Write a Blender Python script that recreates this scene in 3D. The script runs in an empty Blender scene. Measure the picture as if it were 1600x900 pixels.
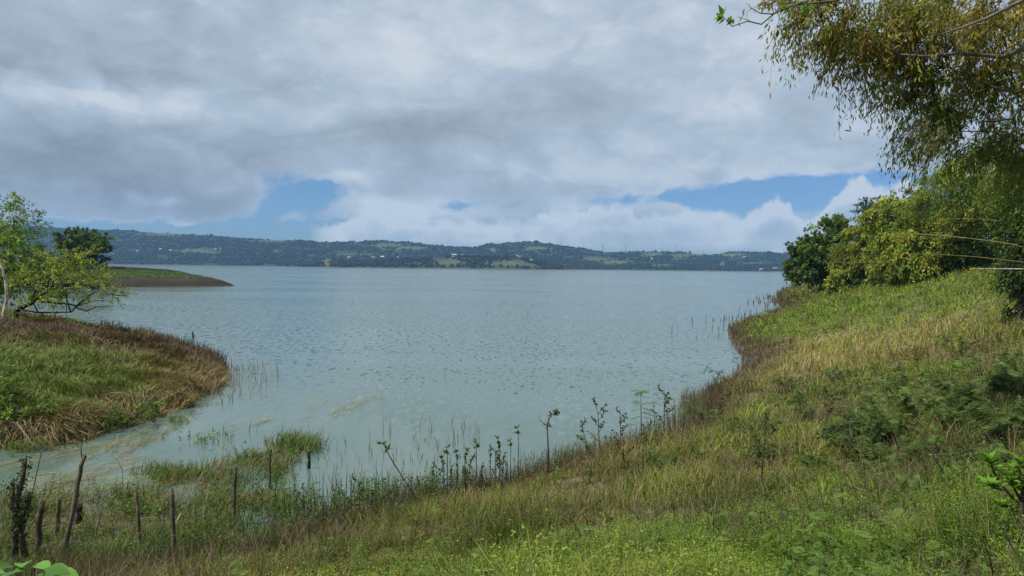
import bpy, math, random
import numpy as np
from mathutils import Matrix, Vector

R = math.radians
rng = np.random.default_rng(11)
random.seed(11)
scene = bpy.context.scene
col = scene.collection

# ------------------------------------------------------------------ camera
FPX, CX, CY, HOR0, ROLL, EYE = 1200.0, 800.0, 450.0, 417.5, R(0.63), 6.0
pitch = -math.atan((CY - HOR0) / FPX)
fwd = Vector((0, math.cos(pitch), math.sin(pitch)))
rgt0 = Vector((1, 0, 0)); up0 = rgt0.cross(fwd)
rgt = rgt0 * math.cos(ROLL) + up0 * math.sin(ROLL)
up = up0 * math.cos(ROLL) - rgt0 * math.sin(ROLL)
cam_data = bpy.data.cameras.new('camera')
cam_data.sensor_width = 36.0
cam_data.lens = FPX / 1600 * 36
cam_data.clip_start = 0.05
cam_data.clip_end = 12000
cam = bpy.data.objects.new('camera', cam_data)
col.objects.link(cam)
m = Matrix((rgt, up, -fwd)).transposed().to_4x4()
m.translation = Vector((0, 0, EYE))
cam.matrix_world = m
scene.camera = cam

# ------------------------------------------------------------------ sun, sky, exposure
SUN_DIR = Vector((-0.50, -0.26, 0.83)).normalized()      # towards the sun
sun_el = math.asin(SUN_DIR.z); sun_az = math.atan2(SUN_DIR.x, SUN_DIR.y)
sun = bpy.data.lights.new('sun', 'SUN')
sun.energy = 4.8; sun.angle = R(0.6); sun.color = (1.0, 0.95, 0.86)
so = bpy.data.objects.new('sun', sun); col.objects.link(so)
so.rotation_euler = (-SUN_DIR).to_track_quat('-Z', 'Y').to_euler()
so.location = (0, 0, 60)
vs = scene.view_settings
vs.view_transform = 'Standard'; vs.look = 'None'; vs.exposure = 0.32; vs.gamma = 1.0; vs.use_curve_mapping = False

world = bpy.data.worlds.new('World'); scene.world = world; world.use_nodes = True
wt = world.node_tree; wt.nodes.clear(); NN, LL = wt.nodes, wt.links
def _in(sock, v):
    if isinstance(v, (int, float)): sock.default_value = v
    elif isinstance(v, tuple): sock.default_value = v
    else: LL.new(v, sock)
def M(op, a, b=0.0, c=None, clamp=False):
    n = NN.new('ShaderNodeMath'); n.operation = op; n.use_clamp = clamp
    _in(n.inputs[0], a); _in(n.inputs[1], b)
    if c is not None: _in(n.inputs[2], c)
    return n.outputs[0]
def smooth(v, a, b, lo=0.0, hi=1.0):
    n = NN.new('ShaderNodeMapRange'); n.interpolation_type = 'SMOOTHSTEP'
    _in(n.inputs[0], v); n.inputs[1].default_value = a; n.inputs[2].default_value = b
    n.inputs[3].default_value = lo; n.inputs[4].default_value = hi
    return n.outputs[0]
def noise(vec, scale, detail=6, rough=0.55, dist=0.0):
    n = NN.new('ShaderNodeTexNoise'); n.noise_dimensions = '3D'
    _in(n.inputs['Vector'], vec); n.inputs['Scale'].default_value = scale
    n.inputs['Detail'].default_value = detail; n.inputs['Roughness'].default_value = rough
    n.inputs['Distortion'].default_value = dist
    return n.outputs['Fac']
def comb(x, y, z=0.0):
    n = NN.new('ShaderNodeCombineXYZ'); _in(n.inputs[0], x); _in(n.inputs[1], y); _in(n.inputs[2], z)
    return n.outputs[0]
tc = NN.new('ShaderNodeTexCoord')
sx = NN.new('ShaderNodeSeparateXYZ'); LL.new(tc.outputs['Generated'], sx.inputs[0])
dx, dy, dz = sx.outputs
az = M('ARCTAN2', dx, dy); el = M('ARCSINE', M('MAXIMUM', M('MINIMUM', dz, 1.0), -1.0))
# flattened cloud-deck coordinates: far cloud squeezes towards the horizon
k = M('DIVIDE', 1.0, M('ADD', M('ABSOLUTE', dz), 0.17))
deck = comb(M('MULTIPLY', dx, k), M('MULTIPLY', dy, k), 3.7)
ang = comb(az, M('MULTIPLY', el, 1.9), 1.3)
w1 = M('SUBTRACT', noise(ang, 7, 5, 0.6), 0.5); w2 = M('SUBTRACT', noise(comb(az, M('MULTIPLY', el, 1.9), 8.1), 7, 5, 0.6), 0.5)
A = M('MULTIPLY_ADD', w1, 0.09, az); E = M('MULTIPLY_ADD', w2, 0.06, el)
def hor(u): return HOR0 + 0.011 * (u - 800)
def blob(u, v, su, sv, amp=1.0):
    """soft patch of sky at a compass bearing and height above the horizon"""
    a0 = math.atan((u - 800) / FPX); c = math.cos(a0)
    e0 = math.atan((hor(u) - v) / FPX * c)
    qa = M('MULTIPLY', M('SUBTRACT', A, a0), FPX / (su * c * c)); qe = M('MULTIPLY', M('SUBTRACT', E, e0), FPX / (sv * c))
    r2 = M('ADD', M('MULTIPLY', qa, qa), M('MULTIPLY', qe, qe))
    return M('MULTIPLY', M('EXPONENT', M('MULTIPLY', r2, -1.0)), amp)
def total(lst):
    s = lst[0]
    for q in lst[1:]: s = M('ADD', s, q)
    return s
cover = total([
    blob(90, 366, 150, 12, -.95), blob(270, 366, 120, 13, -.75), blob(420, 360, 60, 16, -.9), blob(470, 305, 60, 28, -1.0), blob(445, 325, 40, 22, -.5),
    blob(720, 314, 50, 14, -.42), blob(600, 376, 170, 11, -.85), blob(860, 380, 140, 10, -.85), blob(1060, 386, 70, 7, -.6),
    blob(1240, 306, 170, 30, -1.15), blob(1400, 292, 110, 20, -1.0), blob(1130, 320, 80, 15, -.8), blob(930, 318, 110, 11, -.4),
    blob(1000, 380, 460, 24, -1.1), blob(600, 370, 110, 20, -.9), blob(545, 282, 42, 14, .5),
    blob(310, 356, 26, 4, .5), blob(465, 335, 26, 12, .4),
])
cn = M('SUBTRACT', noise(comb(az, M('MULTIPLY', el, 1.6), 5.2), 26, 6, 0.62), 0.5)
dn = M('SUBTRACT', noise(deck, 1.5, 7, 0.6, 0.4), 0.5)
field = total([cover, M('MULTIPLY', cn, 1.15), M('MULTIPLY', dn, 0.35), 0.06])
alpha0 = smooth(field, -0.55, -0.12)
def bump(u, su, px):
    a0 = math.atan((u - 800) / FPX); c = math.cos(a0); q = M('MULTIPLY', M('SUBTRACT', az, a0), FPX / (su * c * c))
    return M('MULTIPLY', M('EXPONENT', M('MULTIPLY', M('MULTIPLY', q, q), -1.0)), px / FPX)
def billow(scale, seed):
    return M('ABSOLUTE', M('SUBTRACT', noise(comb(az, M('MULTIPLY', el, .8), seed), scale, 5, 0.55), 0.5))
# low bank of heaped cloud with a lit upper edge over the far shore
top = total([bump(900, 620, 64), bump(600, 45, 34), bump(545, 22, 14), bump(690, 40, 6), bump(860, 46, 12), bump(940, 36, 20), bump(1010, 36, 10), bump(1090, 46, 22), bump(1215, 34, 46), bump(1335, 46, 84), bump(1420, 46, 74), M('MULTIPLY', billow(15, 1.7), .06), M('MULTIPLY', billow(38, 3.1), .05), .004])
dtop = M('SUBTRACT', top, el)
bank = M('MULTIPLY', M('MULTIPLY', smooth(dtop, -.002, .008), smooth(el, .016, .036)), smooth(A, math.atan((490 - 800) / FPX), math.atan((530 - 800) / FPX)))
alpha = M('MAXIMUM', alpha0, M('MULTIPLY', bank, .93))
bank_lit = M('MULTIPLY', bank, smooth(dtop, .0, .05, .36, -.05))
# a brighter heap below the grey layer at the upper left
top2 = total([bump(60, 170, 262), bump(150, 60, 36), bump(225, 50, 30), bump(330, 120, 150), bump(480, 90, 40), M('MULTIPLY', billow(11, 7.7), .09), M('MULTIPLY', billow(30, 8.1), .03)])
d2 = M('SUBTRACT', top2, el)
heap = M('MULTIPLY', smooth(d2, -.004, .02), smooth(d2, .01, .11, .22, 0.0))
bright = total([
    blob(150, 255, 330, 75, -.40), blob(60, 60, 260, 60, -.10), blob(330, 330, 150, 30, -.30), blob(640, 205, 130, 45, -.22), blob(600, 80, 160, 90, .26),
    blob(240, 150, 150, 40, .14), blob(820, 60, 180, 70, .2), blob(1200, 60, 260, 120, .22), blob(1050, 250, 250, 40, .16),
    blob(540, 281, 50, 16, .45), blob(610, 328, 90, 20, .5), blob(560, 352, 70, 10, -.15), blob(700, 365, 90, 10, -.2), blob(1330, 305, 50, 20, .3), blob(1215, 338, 60, 14, .22), blob(680, 335, 90, 24, .1), blob(860, 345, 300, 20, -.06),
    blob(1080, 374, 280, 14, -.16), blob(860, 328, 170, 10, .16), blob(1100, 336, 90, 10, .16), blob(270, 318, 22, 7, .4), blob(215, 314, 30, 9, .28), blob(310, 356, 26, 5, .5), blob(640, 100, 40, 60, .12), blob(470, 70, 60, 40, .1), blob(930, 160, 60, 30, -.10), blob(60, 112, 130, 16, -.22), blob(300, 128, 70, 12, -.2), blob(90, 150, 120, 18, .24), blob(260, 165, 110, 18, .16), blob(560, 110, 50, 50, .12), blob(640, 190, 70, 20, -.14),
])
n1 = M('SUBTRACT', noise(deck, 0.9, 8, 0.58, 0.6), 0.5)
n2 = M('SUBTRACT', noise(comb(A, M('MULTIPLY', E, 2.2), 2.9), 9, 8, 0.58, 0.3), 0.5)
n3 = M('SUBTRACT', noise(comb(az, M('MULTIPLY', el, 1.7), 9.4), 24, 5, 0.55, 0.4), 0.5)
nb = M('ABSOLUTE', M('SUBTRACT', noise(comb(A, M('MULTIPLY', E, 1.9), 4.4), 7, 6, 0.5, 0.2), 0.5))
nb2 = M('ABSOLUTE', M('SUBTRACT', noise(comb(A, M('MULTIPLY', E, 1.7), 6.6), 17, 5, 0.5, 0.2), 0.5))
rim = smooth(field, -0.40, 0.05, 0.22, 0.0)
bb = total([M('ADD', bright, 0.62), M('MULTIPLY', n1, 0.30), M('MULTIPLY', n2, 0.42), M('MULTIPLY', n3, 0.18), M('MULTIPLY', nb, 1.3), M('MULTIPLY', nb2, 0.4), rim, bank_lit, heap, -0.13])
ramp = NN.new('ShaderNodeValToRGB'); LL.new(bb, ramp.inputs[0])
cr = ramp.color_ramp
cr.elements[0].position = 0.05; cr.elements[0].color = (0.225, 0.268, 0.31, 1)
cr.elements[1].position = 1.0; cr.elements[1].color = (0.63, 0.69, 0.755, 1)
e = cr.elements.new(0.45); e.color = (0.355, 0.42, 0.49, 1)
e = cr.elements.new(0.7); e.color = (0.44, 0.53, 0.63, 1)
sky = NN.new('ShaderNodeTexSky'); sky.sky_type = 'NISHITA'; sky.sun_disc = False
sky.sun_elevation = sun_el; sky.sun_rotation = sun_az; sky.air_density = 1.0; sky.dust_density = 0.6; sky.ozone_density = 2.0
bg_sky = NN.new('ShaderNodeBackground'); 
vm = NN.new('ShaderNodeVectorMath'); vm.operation = 'MULTIPLY'; vm.inputs[1].default_value = (0.62, 0.90, 1.32)
LL.new(sky.outputs[0], vm.inputs[0]); LL.new(vm.outputs[0], bg_sky.inputs[0]); bg_sky.inputs[1].default_value = 0.062
bg_cl = NN.new('ShaderNodeBackground'); LL.new(ramp.outputs[0], bg_cl.inputs[0]); bg_cl.inputs[1].default_value = 0.80
mx = NN.new('ShaderNodeMixShader'); LL.new(alpha, mx.inputs[0]); LL.new(bg_sky.outputs[0], mx.inputs[1]); LL.new(bg_cl.outputs[0], mx.inputs[2])
wo = NN.new('ShaderNodeOutputWorld'); LL.new(mx.outputs[0], wo.inputs[0])

# ------------------------------------------------------------------ helpers
def srgb(r, g, b):
    return tuple(((c / 255 + 0.055) / 1.055) ** 2.4 if c > 10 else c / 255 / 12.92 for c in (r, g, b))
def tag(o, label=None, cat=None, group=None, kind=None):
    if label: o['label'] = label
    if cat: o['category'] = cat
    if group: o['group'] = group
    if kind: o['kind'] = kind
    return o
def empty(name, loc=(0, 0, 0)):
    o = bpy.data.objects.new(name, None); o.empty_display_size = 0.2
    o.location = loc; col.objects.link(o); return o
def ray(u, v):
    d = fwd + rgt * ((u - CX) / FPX) - up * ((v - CY) / FPX)
    return np.array(d)
def at(u, v, Y):
    d = ray(u, v); t = Y / d[1]
    return np.array((0, 0, EYE)) + d * t
def on_z(u, v, z=0.0):
    d = ray(u, v); t = (z - EYE) / d[2]
    return np.array((0, 0, EYE)) + d * t
_tab = np.random.default_rng(5).random((256, 256))
def vnoise(x, y):
    xi = np.floor(x).astype(int); yi = np.floor(y).astype(int)
    fx = x - xi; fy = y - yi
    fx = fx * fx * (3 - 2 * fx); fy = fy * fy * (3 - 2 * fy)
    a = _tab[xi & 255, yi & 255]; b = _tab[(xi + 1) & 255, yi & 255]
    c = _tab[xi & 255, (yi + 1) & 255]; d = _tab[(xi + 1) & 255, (yi + 1) & 255]
    return (a * (1 - fx) + b * fx) * (1 - fy) + (c * (1 - fx) + d * fx) * fy
def fbm(x, y, o=4):
    s = 0; a = 0.5; t = 0
    for i in range(o):
        s = s + a * vnoise(x * 2 ** i + 17.3 * i, y * 2 ** i + 9.1 * i); t += a; a *= 0.5
    return s / t - 0.5
def unit(a):
    return a / np.maximum(np.linalg.norm(a, axis=-1, keepdims=True), 1e-9)
def rand_dirs(n):
    return unit(rng.normal(size=(n, 3)))

class MB:
    """collects vertices, quads, triangles and a colour per vertex; build() links them as one mesh object"""
    def __init__(s): s.v = []; s.c = []; s.q = []; s.t = []; s.n = 0
    def add(s, v, c, q=None, t=None):
        v = np.asarray(v, float).reshape(-1, 3); c = np.asarray(c, float)
        if c.ndim == 1: c = np.tile(c, (len(v), 1))
        s.v.append(v); s.c.append(c)
        if q is not None and len(q): s.q.append(np.asarray(q) + s.n)
        if t is not None and len(t): s.t.append(np.asarray(t) + s.n)
        s.n += len(v)
    def mesh(s, name, mat, smooth=False):
        me = bpy.data.meshes.new(name)
        v = np.concatenate(s.v); c = np.concatenate(s.c)
        q = np.concatenate(s.q) if s.q else np.zeros((0, 4), int)
        t = np.concatenate(s.t) if s.t else np.zeros((0, 3), int)
        me.vertices.add(len(v)); me.vertices.foreach_set('co', v.astype(np.float32).ravel())
        nl = len(q) * 4 + len(t) * 3
        me.loops.add(nl); me.loops.foreach_set('vertex_index', np.concatenate([q.ravel(), t.ravel()]).astype(np.int32))
        me.polygons.add(len(q) + len(t))
        ls = np.concatenate([np.arange(len(q)) * 4, len(q) * 4 + np.arange(len(t)) * 3]).astype(np.int32)
        me.polygons.foreach_set('loop_start', ls)
        if smooth: me.polygons.foreach_set('use_smooth', np.ones(len(ls), bool))
        me.update(calc_edges=True)
        at_ = me.attributes.new('tint', 'FLOAT_COLOR', 'POINT')
        at_.data.foreach_set('color', np.concatenate([c, np.ones((len(c), 1))], 1).astype(np.float32).ravel())
        me.materials.append(mat)
        return me
    def build(s, name, mat, parent=None, smooth=False, world=False):
        if not s.v: return None
        if world and parent is not None: r = parent.parent or parent; s.v = [v - np.array(r.location) for v in s.v]
        o = bpy.data.objects.new(name, s.mesh(name, mat, smooth)); col.objects.link(o)
        if parent is not None: o.parent = parent
        return o
    def tube(s, path, rad, c, sides=6, cap=True):
        path = np.asarray(path, float); n = len(path)
        rad = np.broadcast_to(np.asarray(rad, float), (n,))
        tg = unit(np.gradient(path, axis=0))
        ref = np.array((0.31, 0.2, 0.93)); ref = ref if abs(tg[0] @ ref) < 0.9 else np.array((1., 0, 0))
        a = unit(np.cross(tg, ref)); b = np.cross(tg, a)
        th = np.arange(sides) / sides * 2 * math.pi
        v = path[:, None] + rad[:, None, None] * (a[:, None] * np.cos(th)[None, :, None] + b[:, None] * np.sin(th)[None, :, None])
        i = np.arange(n - 1)[:, None] * sides; j = np.arange(sides)[None]; j2 = (j + 1) % sides
        q = np.stack([i + j, i + j2, i + sides + j2, i + sides + j], -1).reshape(-1, 4)
        v = v.reshape(-1, 3); t = None
        if cap:
            v = np.concatenate([v, path[:1], path[-1:]]); jj = np.arange(sides); k2 = (jj + 1) % sides
            t = np.concatenate([np.stack([np.full(sides, n * sides), k2, jj], 1), np.stack([np.full(sides, n * sides + 1), (n - 1) * sides + jj, (n - 1) * sides + k2], 1)])
        cc = np.asarray(c, float)
        if cc.ndim == 2 and len(cc) == n:
            cc = np.repeat(cc, sides, 0)
            if cap: cc = np.concatenate([cc, cc[:1], cc[-1:]])
        s.add(v, cc, q, t)
    def leaves(s, P, D, N, L, W, C, droop=0.12):
        D = unit(D); S = unit(np.cross(D, N)); N = np.cross(S, D)
        L = np.broadcast_to(L, (len(P),))[:, None]; W = np.broadcast_to(W, (len(P),))[:, None]
        mid = P + D * L * 0.45
        v = np.stack([P, mid + S * W * 0.5 + N * L * 0.03, P + D * L - N * L * droop, mid - S * W * 0.5 + N * L * 0.03], 1)
        q = np.arange(len(P) * 4).reshape(-1, 4)
        s.add(v.reshape(-1, 3), np.repeat(C, 4, 0), q)
    def blades(s, P, D, H, W, bend, C0, C1, face=None):
        n = len(P); H = np.broadcast_to(H, (n,))[:, None]; W = np.broadcast_to(W, (n,))[:, None]; bend = np.broadcast_to(bend, (n,))[:, None]
        U = np.array((0, 0, 1.0)); D = unit(D)
        th = rng.uniform(0, 2 * math.pi, n) if face is None else face
        S = np.stack([np.cos(th), np.sin(th), np.zeros(n)], 1)
        m_ = P + U * H * 0.55 + D * bend * 0.3; t_ = P + U * H * np.sqrt(np.maximum(1 - (bend / np.maximum(H, .01)) ** 2 * .35, .25)) + D * bend
        v = np.stack([P - S * W / 2, P + S * W / 2, m_ + S * W * .42, m_ - S * W * .42, t_], 1).reshape(-1, 3)
        b = np.arange(n)[:, None] * 5
        cm = (C0 + C1) / 2
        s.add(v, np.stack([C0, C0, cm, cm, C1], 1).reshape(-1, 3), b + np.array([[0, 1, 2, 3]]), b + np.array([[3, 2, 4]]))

# ------------------------------------------------------------------ materials
def new_mat(name):
    m_ = bpy.data.materials.new(name); m_.use_nodes = True
    nt = m_.node_tree; b = nt.nodes['Principled BSDF']
    return m_, nt, b
def tint_node(nt, vary=0.0, scale=3.0):
    a = nt.nodes.new('ShaderNodeAttribute'); a.attribute_name = 'tint'
    if vary <= 0: return a.outputs['Color']
    tcn = nt.nodes.new('ShaderNodeTexCoord')
    nz = nt.nodes.new('ShaderNodeTexNoise'); nz.inputs['Scale'].default_value = scale; nz.inputs['Detail'].default_value = 5
    nt.links.new(tcn.outputs['Object'], nz.inputs['Vector'])
    mr = nt.nodes.new('ShaderNodeMapRange'); mr.inputs[1].default_value = 0.3; mr.inputs[2].default_value = 0.7
    mr.inputs[3].default_value = 1 - vary; mr.inputs[4].default_value = 1 + vary
    nt.links.new(nz.outputs['Fac'], mr.inputs[0])
    mm = nt.nodes.new('ShaderNodeVectorMath'); mm.operation = 'SCALE'
    nt.links.new(a.outputs['Color'], mm.inputs[0]); nt.links.new(mr.outputs[0], mm.inputs['Scale'])
    return mm.outputs[0]
def leaf_mat(name, trans=0.35, rough=0.5):
    m_, nt, b = new_mat(name)
    c = tint_node(nt)
    nt.links.new(c, b.inputs['Base Color']); b.inputs['Roughness'].default_value = rough
    b.inputs['Specular IOR Level'].default_value = 0.14
    t = nt.nodes.new('ShaderNodeBsdfTranslucent'); 
    sc_ = nt.nodes.new('ShaderNodeVectorMath'); sc_.operation = 'MULTIPLY'; sc_.inputs[1].default_value = (1.25, 1.2, 0.7)
    nt.links.new(c, sc_.inputs[0]); nt.links.new(sc_.outputs[0], t.inputs['Color'])
    mx_ = nt.nodes.new('ShaderNodeMixShader'); mx_.inputs[0].default_value = trans
    nt.links.new(b.outputs[0], mx_.inputs[1]); nt.links.new(t.outputs[0], mx_.inputs[2])
    nt.links.new(mx_.outputs[0], nt.nodes['Material Output'].inputs['Surface'])
    return m_
def solid_mat(name, vary=0.35, scale=6.0, rough=0.85, bump=0.0, bscale=20.0):
    m_, nt, b = new_mat(name)
    nt.links.new(tint_node(nt, vary, scale), b.inputs['Base Color']); b.inputs['Roughness'].default_value = rough
    b.inputs['Specular IOR Level'].default_value = 0.25
    if bump:
        tcn = nt.nodes.new('ShaderNodeTexCoord'); nz = nt.nodes.new('ShaderNodeTexNoise')
        nz.inputs['Scale'].default_value = bscale; nz.inputs['Detail'].default_value = 6
        nt.links.new(tcn.outputs['Object'], nz.inputs['Vector'])
        bp = nt.nodes.new('ShaderNodeBump'); bp.inputs['Strength'].default_value = 0.8; bp.inputs['Distance'].default_value = bump
        nt.links.new(nz.outputs['Fac'], bp.inputs['Height']); nt.links.new(bp.outputs[0], b.inputs['Normal'])
    return m_
MAT_LEAF = leaf_mat('leaf_material')
MAT_CANOPY = leaf_mat('canopy_leaf_material', 0.5, 0.5)
MAT_GRASS = leaf_mat('grass_material', 0.25, 0.6)
MAT_BARK = solid_mat('bark_material', 0.45, 5.0, 0.9, 0.02, 18)
MAT_WOOD = solid_mat('weathered_wood_material', 0.45, 14.0, 0.9, 0.015, 30)
MAT_SOIL = solid_mat('soil_and_turf_material', 0.35, 1.6, 0.95, 0.06, 5)
MAT_HILL = solid_mat('hill_material', 0.25, 0.02, 1.0)
MAT_METAL = solid_mat('turbine_paint_material', 0.05, 0.4, 0.6)
MAT_PAINT = solid_mat('painted_wall_material', 0.1, 0.4, 0.7)
# ------------------------------------------------------------------ terrain shape
def zs(lst): return np.array([on_z(u, v)[:2] for u, v in lst])
main_px = [(1236, 447), (1222, 457), (1214, 463), (1218, 476), (1228, 487), (1196, 494), (1166, 503), (1150, 516), (1148, 528), (1158, 542), (1170, 556), (1174, 571), (1160, 586), (1138, 600),
           (1112, 612), (1098, 628), (1096, 646), (1078, 665), (1040, 683), (1000, 695), (950, 709), (900, 727), (850, 742), (800, 754), (740, 771), (690, 786), (640, 803), (590, 812), (550, 824), (510, 838), (460, 852), (410, 868), (350, 884), (290, 899)]
MAIN = np.concatenate([[(1500, 560), (420, 330), (230, 300), (130, 262), (86, 240)], zs(main_px), [(-9.5, 12.4), (-13, 11.2), (-18, 9), (-30, 4), (-60, -15), (-300, -60), (-4500, -300), (-4500, -4500), (4500, -4500), (4500, 560)]])
spit_px = [(339, 588), (328, 603), (306, 618), (290, 634), (262, 645), (236, 654), (190, 668), (150, 676), (110, 688), (60, 694), (0, 700)]
SPIT = np.concatenate([zs(spit_px), [(-20, 23.6), (-30, 21), (-60, 18), (-140, 20), (-260, 60), (-200, 96), (-110, 92), (-70, 84), (-47, 74), (-35, 65.5), (-25.5, 56.5), (-20, 49), (-16.4, 43.5)]])
pen_px = [(371, 446.5), (340, 447.5), (300, 447.8), (240, 448), (180, 448.5), (100, 449.2), (0, 450.5)]
PEN = np.concatenate([zs(pen_px), [(-150, 168), (-320, 140), (-900, 260), (-900, 420), (-400, 330), (-220, 290), (-130, 262), (-96, 238), (-80, 217)]])
def sdf(poly, x, y):
    """signed distance, positive inside"""
    x = np.asarray(x, float); y = np.asarray(y, float); d2 = np.full(x.shape, 1e18); ins = np.zeros(x.shape, bool)
    for (x0, y0), (x1, y1) in zip(poly, np.roll(poly, -1, 0)):
        ex, ey = x1 - x0, y1 - y0
        t = np.clip(((x - x0) * ex + (y - y0) * ey) / (ex * ex + ey * ey + 1e-12), 0, 1)
        d2 = np.minimum(d2, (x - x0 - t * ex) ** 2 + (y - y0 - t * ey) ** 2)
        if y0 != y1:
            c = ((y0 > y) != (y1 > y)) & (x < (x1 - x0) * (y - y0) / (y1 - y0) + x0)
            ins ^= c
    return np.where(ins, 1, -1) * np.sqrt(d2)
def interp(d, xs, ys): return np.interp(d, xs, ys)
def marsh_w(x, y):
    """how much a spot belongs to the flooded marsh between bank and spit"""
    w = 1 / (1 + np.exp((x + 5.2 + 0.35 * (y - 18)) / 0.8))
    return w * (np.asarray(y) < 32) * (np.asarray(x) > -60)
def terrain(x, y, parts=False):
    x = np.asarray(x, float); y = np.asarray(y, float)
    wob = fbm(x * 0.35, y * 0.35, 3) * 0.9 * np.clip(np.hypot(x, y) / 30, .4, 3)
    dm = sdf(MAIN, x, y) + wob; ds = sdf(SPIT, x, y) + wob * .8; dp = sdf(PEN, x, y) + wob
    far = np.clip((np.hypot(x, y) - 60) / 80, 0, 1)
    hm = np.where(dm > 0, interp(dm, [0, .12, .5, 8, 15, 22, 60, 200, 4000], [0, .10, .24, 2.25, 4.15, 6.0, 12, 22, 40]), np.maximum(dm * 0.16, -4))
    mw = marsh_w(x, y)
    hm = np.where((dm < 0) & (mw > 0), np.maximum(hm, np.maximum(dm, -12) * 0.02 - 0.06 - (1 - mw) * 1.5), hm)
    hs = np.where(ds > 0, interp(ds, [0, .3, 1.5, 5, 10, 20, 100], [0, .30, .65, 1.3, 2.1, 3.1, 5]), np.maximum(ds * 0.2, -4))
    tip = np.clip((x + 150) / 60, 0, 1)
    hp = np.where(dp > 0, interp(dp, [0, .5, 2, 7, 10, 14, 30, 200], [0, .5, 1.1, 2.2, 3.1, 4.0, 4.9, 9]), np.maximum(dp * 0.25, -4))
    h = np.maximum(np.maximum(hm, hs), hp)
    land = np.clip(h / 0.5, 0, 1)
    h = h + np.where(ds > 0, np.clip(ds / 2, 0, 1) * (fbm(x * .45 + 50, y * .45, 3) * 1.0), 0)
    h = h + land * (fbm(x * .22, y * .22, 3) * .5 * np.clip(h / 2, 0.1, 1) + fbm(x * 1.1, y * 1.1, 3) * .26)
    if parts: return h, dm, ds, dp
    return h
def hit(u, v, far=420.0):
    d = ray(u, v); t = np.concatenate([np.linspace(1.5, 60, 1200), np.linspace(60.2, far, 2400)])
    P = np.array((0, 0, EYE)) + d * t[:, None]
    below = P[:, 2] <= np.maximum(terrain(P[:, 0], P[:, 1]), -0.02)
    i = int(np.argmax(below)) if below.any() else -1
    return P[i]
def ground_at(u, Y):
    """ground point under image column u at distance Y"""
    p = at(u, hor(u), Y); p[2] = float(terrain(p[0:1], p[1:2])[0]); return p

# colours the ground cover really has
GREEN, YGREEN, DGREEN = np.array((.085, .135, .02)), np.array((.17, .20, .03)), np.array((.035, .075, .02))
TAN, BROWN, SOIL, OLIVE = np.array((.42, .33, .16)), np.array((.125, .093, .055)), np.array((.055, .038, .026)), np.array((.10, .10, .035))
def mix(a, b, t): return a * (1 - t[:, None]) + b * t[:, None]
_pts = {k: hit(*k)[:2] for k in [(1290, 550), (1210, 575), (1370, 530), (1420, 480), (1330, 480), (1500, 450), (1430, 830), (1200, 860), (780, 800), (960, 720), (1200, 510), (1450, 650), (880, 850), (1130, 650), (560, 870), (1060, 790)]}
def patch(x, y, key, sx_, sy_):
    p = _pts[key]; a = math.atan2(p[0], p[1])
    lx = (x - p[0]) * math.cos(a) - (y - p[1]) * math.sin(a); ly = (x - p[0]) * math.sin(a) + (y - p[1]) * math.cos(a)
    return np.exp(-(lx / sx_) ** 2 - (ly / sy_) ** 2)
def zones(x, y, dm, ds, dp):
    """greenness 0..1 and dryness 0..1 of the ground cover"""
    n = fbm(x * .35, y * .35, 4) * 2; n2 = fbm(x * 1.3 + 40, y * 1.3, 3) * 2
    g = np.clip(.52 + n * .6 + n2 * .3, 0, 1)
    shore = np.clip(1 - dm / (2.6 + np.clip((y - 25) / 20, 0, 2.5)), 0, 1)
    dry = np.clip(1.3 * patch(x, y, (1290, 550), 6, 10) + 1.2 * patch(x, y, (1210, 575), 3.5, 6) + 1.2 * patch(x, y, (1370, 530), 5, 8) + .55 * patch(x, y, (960, 720), 2.5, 3) + .6 * patch(x, y, (1060, 790), 2.2, 2.2) + .5 * patch(x, y, (780, 800), 2.5, 2), 0, 1)
    lush = np.clip(patch(x, y, (1420, 480), 9, 16) + patch(x, y, (1500, 450), 10, 14) + patch(x, y, (1430, 830), 5, 3) + .45 * patch(x, y, (1200, 860), 3, 2) + .7 * patch(x, y, (1200, 510), 6, 12) + .3 * patch(x, y, (560, 870), 2, 2), 0, 1)
    g = np.clip(g + lush * .6 - dry * .75 - shore * .75, 0, 1)
    spit = ds > -.5
    gs = np.clip(.72 + fbm(x * .22 + 9, y * .3, 3) * 3.0 + patch(x, y, (1290, 550), .01, .01), 0, 1) * np.clip(ds / 2.0, .0, 1)
    gs = np.clip(gs + np.exp(-((x + 22) / 5) ** 2 - ((y - 31) / 3.0) ** 2) * .5 - np.exp(-((x + 26) / 7) ** 2 - ((y - 44) / 5) ** 2) * .8 + np.exp(-((x + 36) / 6) ** 2 - ((y - 50) / 5) ** 2) * 1.2, 0, 1)
    g = np.where(spit & (dm < 0), gs, g)
    pen = dp > -.5
    g = np.where(pen & (dm < 0), np.clip((dp + fbm(x * .08, y * .08, 3) * 6 - 5.0) / 2.5, 0, 1) * .8, g)
    return g, dry, shore, lush

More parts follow.
